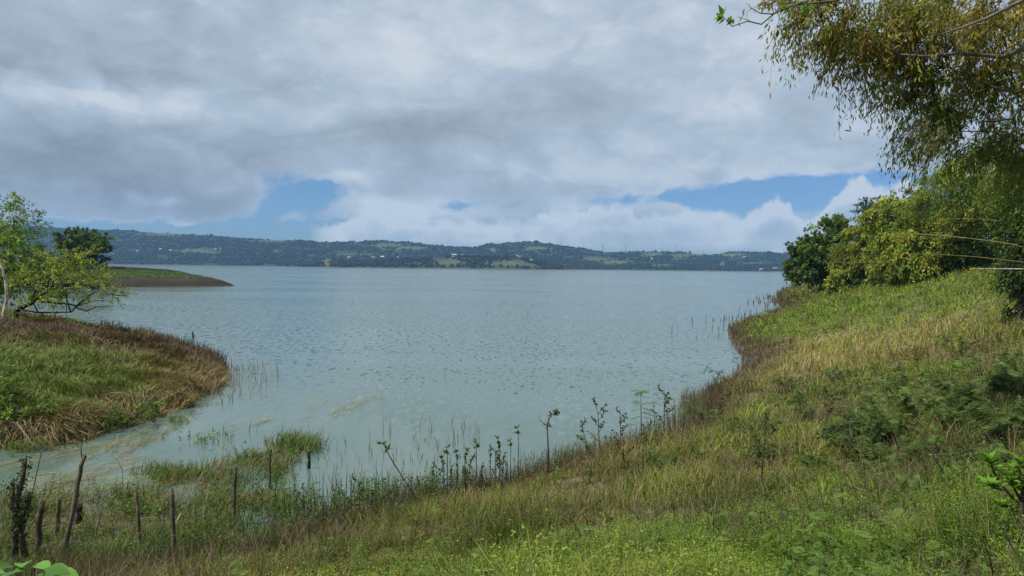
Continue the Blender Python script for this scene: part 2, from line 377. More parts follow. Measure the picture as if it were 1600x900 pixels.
# ------------------------------------------------------------------ ground sheet (polar grid: reaches the horizon)
azs = np.concatenate([np.arange(-180, -48, 3.0), np.arange(-48, 48, 0.2), np.arange(48, 180, 3.0)])
rs = np.concatenate([[0.0], np.geomspace(0.4, 12, 50), np.geomspace(12.2, 420, 330), np.geomspace(440, 4000, 24)])
aa, rr = np.meshgrid(np.radians(azs), rs)
gx, gy = rr * np.sin(aa), rr * np.cos(aa)
gh, gdm, gds, gdp = terrain(gx, gy, True)
g, dry, shore, lush = zones(gx.ravel(), gy.ravel(), gdm.ravel(), gds.ravel(), gdp.ravel())
gc = mix(mix(np.tile(BROWN, (len(g), 1)), np.tile(OLIVE * .8, (len(g), 1)), g), np.tile(TAN * .6, (len(g), 1)), dry * .6)
gc = mix(gc, np.tile(SOIL, (len(g), 1)), np.clip(shore * 1.2 - .1, 0, 1))
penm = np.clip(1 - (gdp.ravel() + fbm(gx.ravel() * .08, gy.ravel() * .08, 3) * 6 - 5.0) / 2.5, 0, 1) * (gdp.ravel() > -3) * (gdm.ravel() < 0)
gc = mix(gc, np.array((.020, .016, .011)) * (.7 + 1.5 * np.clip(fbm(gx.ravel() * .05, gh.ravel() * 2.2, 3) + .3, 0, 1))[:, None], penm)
gc = mix(gc, np.tile(GREEN * .5, (len(g), 1)), np.clip((gdp.ravel() - 5.5) / 3, 0, 1) * (gdm.ravel() < 0))
gb = MB(); na = len(azs); i = np.arange(len(rs) - 1)[:, None] * na; j = np.arange(na)[None]
gb.add(np.stack([gx.ravel(), gy.ravel(), gh.ravel()], 1), gc, np.stack([i + j, i + na + j, i + na + (j + 1) % na, i + (j + 1) % na], -1).reshape(-1, 4)[:, ::-1])
ground = gb.build('ground', MAT_SOIL, None, True); tag(ground, kind='structure')

# ------------------------------------------------------------------ water
mw_, nt, b = new_mat('lake_water_material')
b.inputs['Base Color'].default_value = (0.080, 0.126, 0.108, 1); b.inputs['IOR'].default_value = 1.33
b.inputs['Roughness'].default_value = 0.12; b.inputs['Specular IOR Level'].default_value = 0.5
tcn = nt.nodes.new('ShaderNodeTexCoord')
def wn(scale, sc3, detail, rot=0.0):
    mp = nt.nodes.new('ShaderNodeMapping'); mp.inputs['Scale'].default_value = sc3; mp.inputs['Rotation'].default_value = (0, 0, rot)
    nt.links.new(tcn.outputs['Object'], mp.inputs['Vector'])
    n_ = nt.nodes.new('ShaderNodeTexNoise'); n_.inputs['Scale'].default_value = scale; n_.inputs['Detail'].default_value = detail; n_.inputs['Roughness'].default_value = 0.5
    nt.links.new(mp.outputs[0], n_.inputs['Vector']); return n_.outputs['Fac']
def wm(op, a, b_=0.0):
    n_ = nt.nodes.new('ShaderNodeMath'); n_.operation = op
    for s_, v_ in zip(n_.inputs, (a, b_)):
        if isinstance(v_, (int, float)): s_.default_value = v_
        else: nt.links.new(v_, s_)
    return n_.outputs[0]
def wr(v_, a, b_, lo, hi):
    n_ = nt.nodes.new('ShaderNodeMapRange'); n_.interpolation_type = 'SMOOTHSTEP'; nt.links.new(v_, n_.inputs[0])
    for i_, q in enumerate((a, b_, lo, hi)): n_.inputs[i_ + 1].default_value = q
    return n_.outputs[0]
sep = nt.nodes.new('ShaderNodeSeparateXYZ'); nt.links.new(tcn.outputs['Object'], sep.inputs[0])
gust = wr(wn(.02, (.6, 2.2, 1), 3), .42, .6, .55, 1.15)
open_ = wr(wm('ADD', sep.outputs['Y'], wm('ADD', wm('MULTIPLY', sep.outputs['X'], .55), wm('MULTIPLY', wn(.12, (1, 1, 1), 2), 16))), 27, 58, .03, 1)
def wn2(sc3, off, detail, rot):
    mp = nt.nodes.new('ShaderNodeMapping'); mp.inputs['Scale'].default_value = sc3; mp.inputs['Rotation'].default_value = (0, 0, rot); mp.inputs['Location'].default_value = (off, off * .7, off)
    nt.links.new(tcn.outputs['Object'], mp.inputs['Vector'])
    n_ = nt.nodes.new('ShaderNodeTexNoise'); n_.inputs['Scale'].default_value = 1.0; n_.inputs['Detail'].default_value = detail; n_.inputs['Roughness'].default_value = 0.6
    nt.links.new(mp.outputs[0], n_.inputs['Vector']); return wm('SUBTRACT', n_.outputs['Fac'], .5)
# slopes of wind ripples: crests long across the wind, short along it
sl = wm('ADD', wm('ADD', wm('MULTIPLY', wn2((3.2, .95, 1), 3, 3, R(-6)), .75), wm('MULTIPLY', wn2((1.2, .33, 1), 9, 2, R(5)), .20)), wm('MULTIPLY', wn2((5.0, 2.0, 1), 5, 2, R(-10)), .3))
sx_w = wm('MULTIPLY', wn2((1.2, .9, 1), 14, 2, 0.0), .25)
amp_w = wm('MULTIPLY', open_, gust)
cx = nt.nodes.new('ShaderNodeCombineXYZ'); nt.links.new(wm('MULTIPLY', sx_w, amp_w), cx.inputs[0]); nt.links.new(wm('MULTIPLY', sl, amp_w), cx.inputs[1]); cx.inputs[2].default_value = 1.0
nrm = nt.nodes.new('ShaderNodeVectorMath'); nrm.operation = 'NORMALIZE'; nt.links.new(cx.outputs[0], nrm.inputs[0]); nt.links.new(nrm.outputs[0], b.inputs['Normal'])
nt.links.new(wr(wm('MULTIPLY', gust, open_), 0, 1.1, .05, .16), b.inputs['Roughness'])
wb = MB(); th = np.radians(np.arange(0, 360, 3.0)); rw = np.array([0.5, 20, 60, 200, 800, 2200, 3990]); na = len(th)
tt, r2 = np.meshgrid(th, rw); i = np.arange(len(rw) - 1)[:, None] * na; j = np.arange(na)[None]
wv = np.stack([r2.ravel() * np.sin(tt.ravel()), r2.ravel() * np.cos(tt.ravel()), np.zeros(r2.size)], 1)
wb.add(wv, (.1, .1, .1), np.stack([i + j, i + (j + 1) % na, i + na + (j + 1) % na, i + na + j], -1).reshape(-1, 4)[:, ::-1])
water = wb.build('lake_water', mw_); tag(water, kind='structure')

# ------------------------------------------------------------------ far hills
RIDGE = np.array([(-900, 330), (-300, 346), (0, 351), (60, 354), (100, 358), (160, 360), (200, 361), (300, 367), (400, 374), (470, 376), (500, 379), (560, 377), (600, 376), (640, 379), (680, 384), (740, 388), (762, 382), (800, 379), (830, 378), (870, 383),
                  (910, 389), (940, 394), (1000, 394), (1060, 394), (1085, 397), (1110, 399), (1140, 394), (1200, 395), (1240, 395), (1300, 397), (1600, 396), (2000, 392), (2600, 380)], float)
HEAD = np.array([(440, 420), (500, 412), (540, 409), (600, 408), (670, 404), (700, 401), (750, 402), (800, 402), (825, 408), (850, 413), (885, 419), (900, 424)], float)
SH0, RG1, BK = 2500.0, 3300.0, 3700.0
def hill_z(u, Y):
    rv = np.interp(u, RIDGE[:, 0], RIDGE[:, 1]); R1 = (hor(u) - rv) / FPX * RG1 + EYE
    t = np.clip((Y - SH0) / (RG1 - SH0), 0, 1)
    x = (u - 800) / FPX * Y
    n = fbm(x * .006, Y * .006, 4)
    z = R1 * (t ** 1.15) + n * 34 * np.sin(np.pi * np.clip(t, 0, 1)) ** .8 + fbm(x * .03, Y * .03, 2) * 6 * t
    z = np.where(Y > RG1, R1 * (1 - .5 * (Y - RG1) / (BK - RG1)), z)
    return np.where(t <= 0, -2, np.maximum(z, 1.2))
HS0, HS1 = 1960.0, 2250.0
def head_z(u, Y):
    hv = np.interp(u, HEAD[:, 0], HEAD[:, 1]); top = np.maximum((hor(u) - hv) / FPX * 2060 + EYE, -3)
    t = np.clip((Y - HS0) / 100, 0, 1) * np.clip((HS1 - Y) / 120, 0, 1)
    x = (u - 800) / FPX * Y
    return np.where(top <= 0, -3, top * np.clip(t * 1.0, 0, 1) ** .8 + fbm(x * .02, Y * .02, 3) * 5 * t) - .5 * (t <= 0)
PAST = [(600, 384, 34, 5), (640, 388, 40, 4), (322, 394, 16, 4), (290, 392, 40, 3), (1062, 401, 26, 4), (1015, 398, 25, 4), (510, 409, 9, 7), (1145, 398, 30, 3), (1180, 412, 30, 3), (1128, 413, 10, 4), (1030, 416, 30, 5), (420, 377, 40, 3), (930, 405, 25, 4), (960, 410, 30, 4), (770, 391, 10, 4), (250, 366, 60, 3), (840, 388, 25, 4), (700, 410, 24, 6), (800, 412, 40, 6), (1085, 398, 25, 3), (560, 398, 40, 2)]
def pasture(u, v, x, Y):
    w = np.zeros_like(u)
    for (pu, pv, su, sv) in PAST: w = np.maximum(w, np.exp(-((u - pu) / su) ** 2 - ((v - pv) / sv) ** 2))
    n = fbm(x * .012 + 7, Y * .008, 3)
    return np.clip(w * 1.2 + n * .9 - .18, 0, 1)
def pix_of(u, z, Y): return hor(u) - (z - EYE) / Y * FPX
def hill_mesh(name, zf, us, Ys, shore_y):
    uu, YY = np.meshgrid(us, Ys); zz = zf(uu, YY); xx = (uu - 800) / FPX * YY
    p = pasture(uu.ravel(), pix_of(uu, zz, YY).ravel(), xx.ravel(), YY.ravel())
    c = mix(np.tile(np.array((.018, .03, .014)), (p.size, 1)), np.tile(np.array((.062, .078, .034)), (p.size, 1)), p)
    c = mix(c, np.tile(np.array((.10, .065, .045)), (p.size, 1)), np.clip(1 - (zz.ravel() - 0) / 3, 0, 1))
    mb = MB(); n = len(us); i = np.arange(len(Ys) - 1)[:, None] * n; j = np.arange(n - 1)[None]
    mb.add(np.stack([xx.ravel(), YY.ravel(), zz.ravel()], 1), c, np.stack([i + j, i + j + 1, i + n + j + 1, i + n + j], -1).reshape(-1, 4))
    o = mb.build(name, MAT_HILL, None, True); tag(o, kind='structure'); return o
hill_mesh('far_hills', hill_z, np.arange(-700, 2301, 4.0), np.concatenate([[2490], np.linspace(2501, 3300, 60), [3400, 3550, 3700]]), SH0)
hill_mesh('headland', head_z, np.arange(430, 910, 3.0), np.linspace(1950, 2252, 36), HS0)
def hill_hit(u, v):
    d = ray(u, v); ys = np.linspace(1950, 3300, 2700)
    t = ys / d[1]; z = EYE + d[2] * t; uu = np.full(ys.shape, float(u))
    s = np.maximum(hill_z(uu, ys), head_z(uu, ys))
    k_ = z <= s; i = int(np.argmax(k_)) if k_.any() else -1
    return np.array((d[0] * t[i], ys[i], s[i])), ys[i]

# far forest: crowns nobody could count, one object
ico_v = []; ph = (1 + 5 ** .5) / 2
for a_, b_ in ((1, ph), (1, -ph), (-1, ph), (-1, -ph)): ico_v += [(0, a_, b_), (a_, b_, 0), (b_, 0, a_)]
ico_v = unit(np.array(ico_v, float))
ico_f = [(p, q, r) for p in range(12) for q in range(p + 1, 12) for r in range(q + 1, 12) if all(abs(np.linalg.norm(ico_v[s] - ico_v[t_]) - 1.0515) < .02 for s, t_ in ((p, q), (q, r), (p, r)))]
ico_f = np.array([f if np.dot(np.cross(ico_v[f[1]] - ico_v[f[0]], ico_v[f[2]] - ico_v[f[0]]), ico_v[f[0]]) > 0 else (f[0], f[2], f[1]) for f in ico_f])
def blobs(mb, P, S, C):
    n = len(P); v = ico_v[None] * S[:, None] * rng.uniform(.75, 1.25, (n, 12, 1)) + P[:, None]
    mb.add(v.reshape(-1, 3), np.repeat(C, 12, 0), None, (ico_f[None] + np.arange(n)[:, None, None] * 12).reshape(-1, 3))
fb = MB()
def plant_forest(zf, n, u0, u1, y0, y1):
    u = rng.uniform(u0, u1, n); Y = rng.uniform(y0, y1, n); z = zf(u, Y); x = (u - 800) / FPX * Y
    p = pasture(u, pix_of(u, z, Y), x, Y); dens = fbm(x * .02 + 3, Y * .02, 3)
    k_ = (z > 2.2) & (rng.random(n) > p * 1.15) & (dens > -.16 + .0 * p)
    x, Y, z = x[k_], Y[k_], z[k_]; m_ = len(x)
    s = rng.uniform(2.0, 4.6, m_) * (1 + (rng.random(m_) > .96) * .7)
    c = np.array((.014, .024, .011)) * rng.uniform(.75, 1.25, (m_, 1)) + rng.uniform(0, .006, (m_, 3))
    blobs(fb, np.stack([x, Y, z + s * .5], 1), np.stack([s, s, s * rng.uniform(.7, 1.25, m_)], 1), c)
plant_forest(hill_z, 36000, -120, 1720, SH0, RG1 + 15)
plant_forest(head_z, 3200, 440, 880, HS0 + 8, HS1 - 60)
fo = fb.build('forest', MAT_LEAF, None, True); tag(fo, 'dark far-off woods covering the hills across the lake', kind='stuff')

# houses on the far hills
def house(u, v, w, label, roofc=(.25, .26, .28), wallc=(.24, .24, .235), group='houses on the far hills'):
    p, Y = hill_hit(u, v); s = w * .8 * Y / FPX
    o = empty('house', (p[0], Y - 6, p[2] - 1)); tag(o, label, 'house', group)
    w2, d2, h = s / 2, s * .4, max(s * .34, 5.5)
    mb = MB(); V = [(-w2, -d2, 0), (w2, -d2, 0), (w2, d2, 0), (-w2, d2, 0), (-w2, -d2, h), (w2, -d2, h), (w2, d2, h), (-w2, d2, h), (-w2, 0, h * 1.45), (w2, 0, h * 1.45)]
    mb.add(V, wallc, [(0, 1, 5, 4), (1, 2, 6, 5), (2, 3, 7, 6), (3, 0, 4, 7)], [(4, 7, 8), (5, 9, 6)]); wl = mb.build('wall', MAT_PAINT, o)
    mb = MB(); e_ = 1.08; z1 = h * 1.5; zo = h * .97
    mb.add([(-w2 * e_, -d2 * 1.15, zo), (w2 * e_, -d2 * 1.15, zo), (w2 * e_, 0, z1), (-w2 * e_, 0, z1), (-w2 * e_, d2 * 1.15, zo), (w2 * e_, d2 * 1.15, zo)], roofc, [(0, 1, 2, 3), (3, 2, 5, 4)]); mb.build('roof', MAT_PAINT, o)
    for k_ in (-.5, .5):
        mb = MB(); wv_ = s * .07; mb.add([(k_ * w2 - wv_, -d2 - .05, h * .35), (k_ * w2 + wv_, -d2 - .05, h * .35), (k_ * w2 + wv_, -d2 - .05, h * .75), (k_ * w2 - wv_, -d2 - .05, h * .75)], (.03, .04, .05), [(0, 1, 2, 3)]); mb.build('window', MAT_PAINT, wl)
HOUSES = [
    (216, 394, 4, 'tiny pale house low on the hillside just right of the dark lakeside tree'),
    (252, 391, 5, 'tan roofed house left of the yellow pasture on the left hill', (.4, .3, .2)),
    (268, 393, 5, 'small house with weathered roof close left of the yellow pasture', (.35, .27, .2)),
    (295, 392, 3, 'white speck of a house directly left of the yellow field'),
    (338, 391, 4, 'white house just right of the yellow field on the left hill'),
    (345, 390, 3, 'narrow white tower-like house right of the yellow field'),
    (432, 395, 4, 'white house halfway up the hill right of the grassy peninsula tip'),
    (546, 404, 7, 'long pale house near the shore below the middle ridge'),
    (584, 404, 7, 'white house among dark trees below the round pasture'),
    (598, 403, 6, 'cream house beside a white one below the round pasture', (.6, .58, .45)),
    (622, 404, 4, 'small grey house right of the cream house near the shore'),
    (710, 401, 9, 'long low pale building on top of the headland', (.30, .31, .33)),
    (722, 400, 4, 'short white house between two long roofs on the headland top'),
    (732, 401, 9, 'second long low building right on the headland crest', (.30, .30, .32)),
    (743, 400, 3, 'last small white house at the right of the headland roofs'),
    (808, 402, 5, 'white house highest on the right slope of the headland'),
    (812, 404, 5, 'white house in the middle of the headland slope row'),
    (830, 409, 4, 'white house lowest on the right slope of the headland'),
    (1018, 406, 4, 'lone white house in the dark woods below the turbine row'),
    (1143, 402, 4, 'left pale house high on the right end hill'),
    (1162, 403, 6, 'larger white house high on the right end hill'),
    (1188, 423, 6, 'white house at the far waterline beside the dark shore tree'),
    (1210, 421, 8, 'largest white house near the far waterline left of the dark shore tree'),
]
for hs in HOUSES: house(*hs)

# wind turbines on the ridge
def turbine(u, vtop, label, big=1.0, rot=0.0):
    rv = float(np.interp(u, RIDGE[:, 0], RIDGE[:, 1])); Y = RG1
    base = at(u, rv + 1.0, Y); H = (rv + 1 - vtop) / FPX * Y
    o = empty('wind_turbine', tuple(base)); tag(o, label, 'wind turbine', 'wind turbines along the ridge')
    mb = MB(); mb.tube([(0, 0, -4), (0, 0, H * .5), (0, 0, H)], [1.7 * big, 1.35 * big, 1.0 * big], (.38, .41, .44), 10); mb.build('tower', MAT_METAL, o, True)
    mb = MB(); mb.tube([(0, 2.6, H + 1), (0, -1, H + 1), (0, -2.4, H + 1)], [1.1, 1.3, .8], (.65, .66, .68), 8); nc = mb.build('nacelle', MAT_PAINT, o, True)
    L = H * .6
    for k_ in range(3):
        a_ = rot + k_ * 2 * math.pi / 3; dv = np.array((math.sin(a_), 0, math.cos(a_))); c0 = np.array((0, -3.0, H + 1))
        mb = MB(); mb.tube([c0, c0 + dv * L * .3, c0 + dv * L], [.7 * big, .9 * big, .3], (.36, .39, .42), 6); mb.build('blade', MAT_PAINT, nc, True)
turbine(941, 383, 'dark sturdy wind turbine tower left of the tall slender one', 1.5, .3)
turbine(977, 381, 'tall slender wind turbine standing alone mid ridge', 1.0, .9)
for u, vt, lb, r_ in [(876, 378, 'faint wind turbine on the slope right of the rounded summit', .2), (911, 381, 'pale wind turbine left of the dark sturdy tower', 1.1), (1022, 388, 'first pale turbine at the left end of the ridge row', .5), (1034, 384, 'second pale turbine in the ridge row', 1.4),
                      (1045, 384, 'third pale turbine in the ridge row, beside the tallest pair', .1), (1056, 383, 'pale turbine at the middle of the ridge row', .8), (1066, 384, 'turbine left of the last one in the ridge row', 1.7), (1076, 387, 'last turbine before the ridge drops to the saddle', .4), (1099, 392, 'small turbine standing in the ridge saddle', 1.2)]:
    turbine(u, vt, lb, .8, r_)

# ------------------------------------------------------------------ haze (real air)
hz = bpy.data.meshes.new('haze'); X0, X1, Y0, Y1, Z0, Z1 = -4300, 4300, -4300, 4300, -6, 330
hz.from_pydata([(x, y, z) for x in (X0, X1) for y in (Y0, Y1) for z in (Z0, Z1)], [], [(0, 1, 3, 2), (4, 6, 7, 5), (0, 4, 5, 1), (2, 3, 7, 6), (0, 2, 6, 4), (1, 5, 7, 3)])
mh = bpy.data.materials.new('haze_material'); mh.use_nodes = True; nth = mh.node_tree
nth.nodes.remove(nth.nodes['Principled BSDF'])
pv = nth.nodes.new('ShaderNodeVolumePrincipled'); pv.inputs['Density'].default_value = 0.000095; pv.inputs['Color'].default_value = (.27, .56, 1.0, 1)
nth.links.new(pv.outputs[0], nth.nodes['Material Output'].inputs['Volume'])
hz.materials.append(mh); ho = bpy.data.objects.new('haze', hz); col.objects.link(ho); tag(ho, kind='stuff')
# ------------------------------------------------------------------ trees
DOWN = np.array((0, 0, -1.0)); UPV = np.array((0, 0, 1.0))
def bez(p0, p1, p2, n=6):
    t = np.linspace(0, 1, n)[:, None]; return (1 - t) ** 2 * p0 + 2 * t * (1 - t) * p1 + t * t * p2
def crook(path, amp):
    path = np.array(path, float); path[1:-1] += rng.normal(size=(len(path) - 2, 3)) * amp; return path
def sprays(mb, P, D, ln, k, L, W, cols, droop, spread=.5, up_bias=.8, jit=.25, leafdown=0.0, twig=None, twig_r=.004, twig_c=(.05, .04, .025), mixrange=(0, 1), tone=None):
    """twigs of leaves: P starts, D directions, ln lengths, k leaves on each"""
    n = len(P); ln = np.broadcast_to(ln, (n,))[:, None, None]
    t = (np.arange(k)[None] + rng.random((n, k))) / k; t = (.12 + .88 * t)[:, :, None]
    pos = P[:, None] + D[:, None] * ln * t + DOWN * droop * ln * t ** 2 + rng.normal(size=(n, k, 3)) * ln * .07 * spread
    tang = D[:, None] + DOWN * 2 * droop * t
    ld = unit(unit(tang) * .7 + rng.normal(size=(n, k, 3)) * .6 + DOWN * leafdown)
    N = unit(UPV * up_bias + rng.normal(size=(n, k, 3)) * .6)
    a = rng.uniform(mixrange[0], mixrange[1], (n, 1, 1)); cols = np.asarray(cols); 
    pick = rng.integers(0, len(cols), (n,)); base = cols[pick][:, None] * (1 - .35 * a) + cols[(pick + 1) % len(cols)][:, None] * .35 * a
    tone = np.ones(n) if tone is None else tone
    c = base * tone[:, None, None] * rng.uniform(1 - jit, 1 + jit, (n, k, 1)) * rng.uniform(.72, 1.28, (n, 1, 1))
    sz = rng.uniform(.65, 1.2, n * k)
    mb.leaves(pos.reshape(-1, 3), ld.reshape(-1, 3), N.reshape(-1, 3), L * sz, W * sz, c.reshape(-1, 3))
    if twig is not None:
        tt = np.array([0, .35, .7, 1.0])[:, None]
        for i in range(n):
            l_ = float(ln[i, 0, 0]); twig.tube(P[i] + D[i] * l_ * tt + DOWN * droop * l_ * tt ** 2, [twig_r, twig_r * .8, twig_r * .6, twig_r * .3], twig_c, 3, False)
def tree(name, label, cat, base, ells, trunk=None, r0=.25, n=500, k=22, ln=.9, L=.3, W=.14, cols=(GREEN,), droop=.25, bias=(0, 0, .2), spread=1.0, fork=.45, leafdown=0., up_bias=.8, bark=(.10, .085, .065), twigs=0, sub=5, group=None, shell=.45, leaf='crown', low=None, wood=True, snap=0, crad=.24):
    base = np.asarray(base, float); o = empty(name, tuple(base)); tag(o, label, cat, group)
    E_ = []
    ym = np.mean([e_[2] for e_ in ells])
    for e_ in ells:
        u, v, Y, ru, rv = e_[:5]; Y += snap * (base[1] - ym); c = at(u, v, Y); s_ = Y / FPX
        E_.append((c, np.array((ru * s_, (e_[5] if len(e_) > 5 else ru) * s_, rv * s_))))
    tb, bb_, cb = MB(), MB(), MB()
    if trunk is None:
        cc = np.mean([c for c, _ in E_], 0); top = base + (cc - base) * np.array((.6, .6, fork)); trunk = crook(bez(base - UPV * .4, base + UPV * (top[2] - base[2]) * .6, top, 7), r0 * .35)
    trunk = np.asarray(trunk, float)
    tb.tube(trunk, np.linspace(r0 * 1.25, r0 * .6, len(trunk)), bark, 9)
    vol = np.array([np.prod(r) ** (2 / 3) for _, r in E_]); cnt = np.maximum((n * vol / vol.sum()).astype(int), 6)
    for (c, r), m_ in zip(E_, cnt):
        st = trunk[-1] if rng.random() < .5 else trunk[int(len(trunk) * .6)]
        if wood:
            pth = crook(bez(st, (st + c) / 2 + UPV * np.linalg.norm(c - st) * .12, c, 7), np.linalg.norm(c - st) * .03)
            bb_.tube(pth, np.linspace(r0 * .45, r0 * .12, 7), bark, 6)
        # sub clumps give an uneven outline with gaps
        ns = max(4, int(m_ / sub)); sd_ = rand_dirs(ns); 
        if low is not None: sd_[:, 2] = np.maximum(sd_[:, 2], low)
        sc = c + sd_ * r * rng.uniform(shell, .95, (ns, 1))
        if wood:
            for q in sc[:min(ns, 14)]: bb_.tube(crook(bez(c + (q - c) * .02, (c + q) / 2 + DOWN * .05 * r[2], q, 4), .04 * r.mean()), np.linspace(r0 * .14, r0 * .03, 4), bark, 4, False)
        idx = rng.integers(0, ns, m_); rad = r.mean() * crad
        P = sc[idx] + rng.normal(size=(m_, 3)) * rad * .75 * np.array((1, 1, .7))
        D = unit(unit(P - c) * .8 + np.array(bias) + rng.normal(size=(m_, 3)) * .45)
        clump = rng.uniform(.6, 1.4, (ns,))[idx]
        sprays(cb, P, D, ln * rng.uniform(.6, 1.3, m_), k, L, W, cols, droop, spread, up_bias, leafdown=leafdown, tone=clump, twig=bb_ if twigs else None, twig_r=twigs)
    tb.build('trunk', MAT_BARK, o, True, True); bb_.build('branches', MAT_BARK, o, True, True); cb.build(leaf, MAT_LEAF, o, False, True)
    return o
YEL = np.array((.33, .34, .05)); LEAFG = np.array((.165, .255, .04)); DARKG = np.array((.042, .078, .024)); BLUEG = np.array((.05, .10, .045)); BAMB = np.array((.29, .29, .05)); OLV = np.array((.19, .185, .042)); RUST = np.array((.40, .25, .06))

# left bank
g0 = ground_at(12, 56)
tree('broadleaf_tree', 'tall leafy tree at the left edge, crown rising above the hill line', 'tree', ground_at(-12, 57),
     [(-30, 345, 57, 62, 50), (22, 345, 56, 32, 36), (10, 400, 55, 50, 45), (48, 408, 55, 34, 36), (-25, 440, 55, 60, 40), (70, 440, 55, 30, 26)], r0=.22, n=1250, k=20, ln=.8, L=.17, W=.085, cols=(LEAFG * 1.2, LEAFG, DARKG * 2), droop=.25, sub=6)
b2 = ground_at(24, 51)
fk = b2 + np.array((.2, 0, .9))
tree('spreading_tree', 'low spreading tree leaning over the water with long bare lower branches', 'tree', b2,
     [(70, 420, 51, 36, 30), (104, 396, 51, 26, 28), (135, 402, 51, 22, 16), (110, 440, 50.5, 46, 22), (150, 448, 50, 42, 20), (178, 460, 50, 24, 11), (80, 462, 50.5, 30, 14), (52, 450, 51, 26, 30), (196, 463, 49.6, 8, 5)],
     trunk=crook([b2 - UPV * .4, b2 + UPV * .3, fk, fk + np.array((.9, -.1, .5)), fk + np.array((1.9, -.1, 1.3))], .04), r0=.17, n=540, k=16, ln=.55, L=.13, W=.07, cols=(LEAFG * 1.2, YEL * .85, LEAFG * 1.4), droop=.2, sub=5, twigs=.012, bark=(.035, .028, .022))
lo = bpy.data.objects['spreading_tree']
mb = MB()
def pxpath(pts, Y): return np.array([at(u, v, Y + dy) for u, v, dy in [(p + (0,))[:3] for p in pts]])
for pts, r_ in [([(24, 484), (50, 474), (70, 459), (80, 452)], .12), ([(62, 470), (85, 473), (105, 476), (120, 478), (140, 462), (150, 455)], .085), ([(30, 483), (60, 487), (90, 489), (110, 487), (125, 472), (135, 465)], .075), ([(70, 463), (90, 466), (110, 457), (130, 456)], .05),
                ([(118, 480), (135, 486), (150, 482), (178, 478)], .05), ([(136, 484), (140, 491)], .03), ([(22, 487), (50, 497), (75, 500), (105, 497)], .10), ([(110, 487), (106, 470), (102, 455), (100, 440)], .05), ([(120, 478), (150, 470), (182, 471)], .035), ([(105, 458), (103, 495)], .04), ([(60, 488), (48, 470), (44, 452)], .045)]:
    p_ = crook(pxpath(pts, 50.4), .03); mb.tube(p_, np.linspace(r_, r_ * .35, len(p_)), (.03, .024, .02), 6)
mb.build('bare_branches', MAT_BARK, lo, True, True)
b3 = at(4, 506, 46.5); b3[2] = terrain(b3[:1], b3[1:2])[0]
o = empty('leaning_sapling', tuple(b3)); tag(o, 'slender bare pale trunk curving up at the left edge of the spit', 'tree')
mb = MB(); p_ = np.concatenate([[b3 - UPV * .3], pxpath([(7, 486), (11, 465), (9, 440), (3, 418), (-8, 395)], 46.5)]); mb.tube(p_, [.13, .12, .1, .09, .07, .04], (.42, .38, .31), 8); mb.build('trunk', MAT_BARK, o, True, True)
cb = MB(); P = p_[-1] + rng.normal(size=(30, 3)) * .5; sprays(cb, P, rand_dirs(30), .5, 12, .13, .07, (LEAFG, YEL), .2); cb.build('crown', MAT_LEAF, o, False, True)
# far peninsula
tree('dark_tree', 'dark dense round tree on the far grassy peninsula behind the left branches', 'tree', ground_at(132, 212),
     [(130, 385, 212, 26, 22), (152, 384, 212, 24, 16), (112, 376, 212, 20, 14), (140, 400, 212, 28, 12)], r0=.5, n=500, k=20, ln=1.8, L=.75, W=.45, cols=(DARKG, DARKG * 1.4, LEAFG * .7), droop=.3, sub=6)
tree('round_bush', 'pale green bush on the peninsula under the dark round tree', 'bush', ground_at(92, 205),
     [(92, 412, 205, 26, 14), (140, 418, 205, 20, 9)], r0=.2, n=220, k=18, ln=1.3, L=.6, W=.35, cols=(LEAFG, YEL * .7), sub=5)
tree('round_bush', 'large leafy bush at the peninsula\'s left end behind the tall tree', 'bush', ground_at(40, 190),
     [(40, 412, 190, 40, 26), (0, 405, 190, 40, 36)], r0=.3, n=350, k=18, ln=1.5, L=.65, W=.4, cols=(LEAFG * .8, DARKG * 1.3), sub=5)

# right bank
tree('shore_tree', 'dark rounded tree on the shoreline point at the end of the right bank', 'tree', hit(1284, 457),
     [(1272, 400, 186, 28, 32), (1300, 392, 186, 32, 34), (1258, 418, 186, 22, 24), (1290, 368, 187, 26, 20), (1312, 356, 188, 18, 14), (1280, 425, 186, 36, 18), (1320, 415, 187, 26, 26), (1248, 432, 186, 13, 10)], r0=.55, n=1250, k=20, ln=1.5, L=.62, W=.36, cols=(DARKG * 1.6, LEAFG * .55, LEAFG * .75), droop=.3, sub=7, snap=1)
tree('bamboo_clump', 'yellow-green feathery clump right of the dark shore tree', 'bamboo', hit(1352, 447),
     [(1345, 385, 128, 34, 30), (1330, 400, 128, 22, 22), (1375, 362, 129, 34, 26), (1360, 412, 127, 44, 16), (1322, 422, 127, 10, 20), (1395, 345, 130, 26, 24)], r0=.2, n=1300, k=20, ln=1.7, L=.5, W=.16, cols=(BAMB * .8, LEAFG * .8, LEAFG, YEL * .7), droop=.75, snap=1, bias=(-.35, 0, .25), sub=16, leafdown=.3)
b4 = hit(1450, 439)
tree('leaning_tree', 'yellowish tree with a short leaning trunk at the top of the grassy slope', 'tree', b4,
     [(1420, 372, b4[1], 42, 26), (1400, 392, b4[1], 36, 20), (1445, 355, b4[1], 32, 30), (1470, 385, b4[1], 30, 26), (1420, 405, b4[1] - 1, 40, 12), (1390, 335, b4[1] + 2, 30, 22)],
     trunk=[b4 - UPV * .4, at(1452, 432, b4[1]), at(1459, 420, b4[1]), at(1456, 405, b4[1]), at(1450, 385, b4[1])], r0=.3, n=1500, k=20, ln=1.4, L=.4, W=.14, cols=(BAMB, YEL * .8, LEAFG, LEAFG * 1.1), droop=.7, bias=(-.3, 0, .2), sub=16, leafdown=.3, bark=(.16, .14, .11))
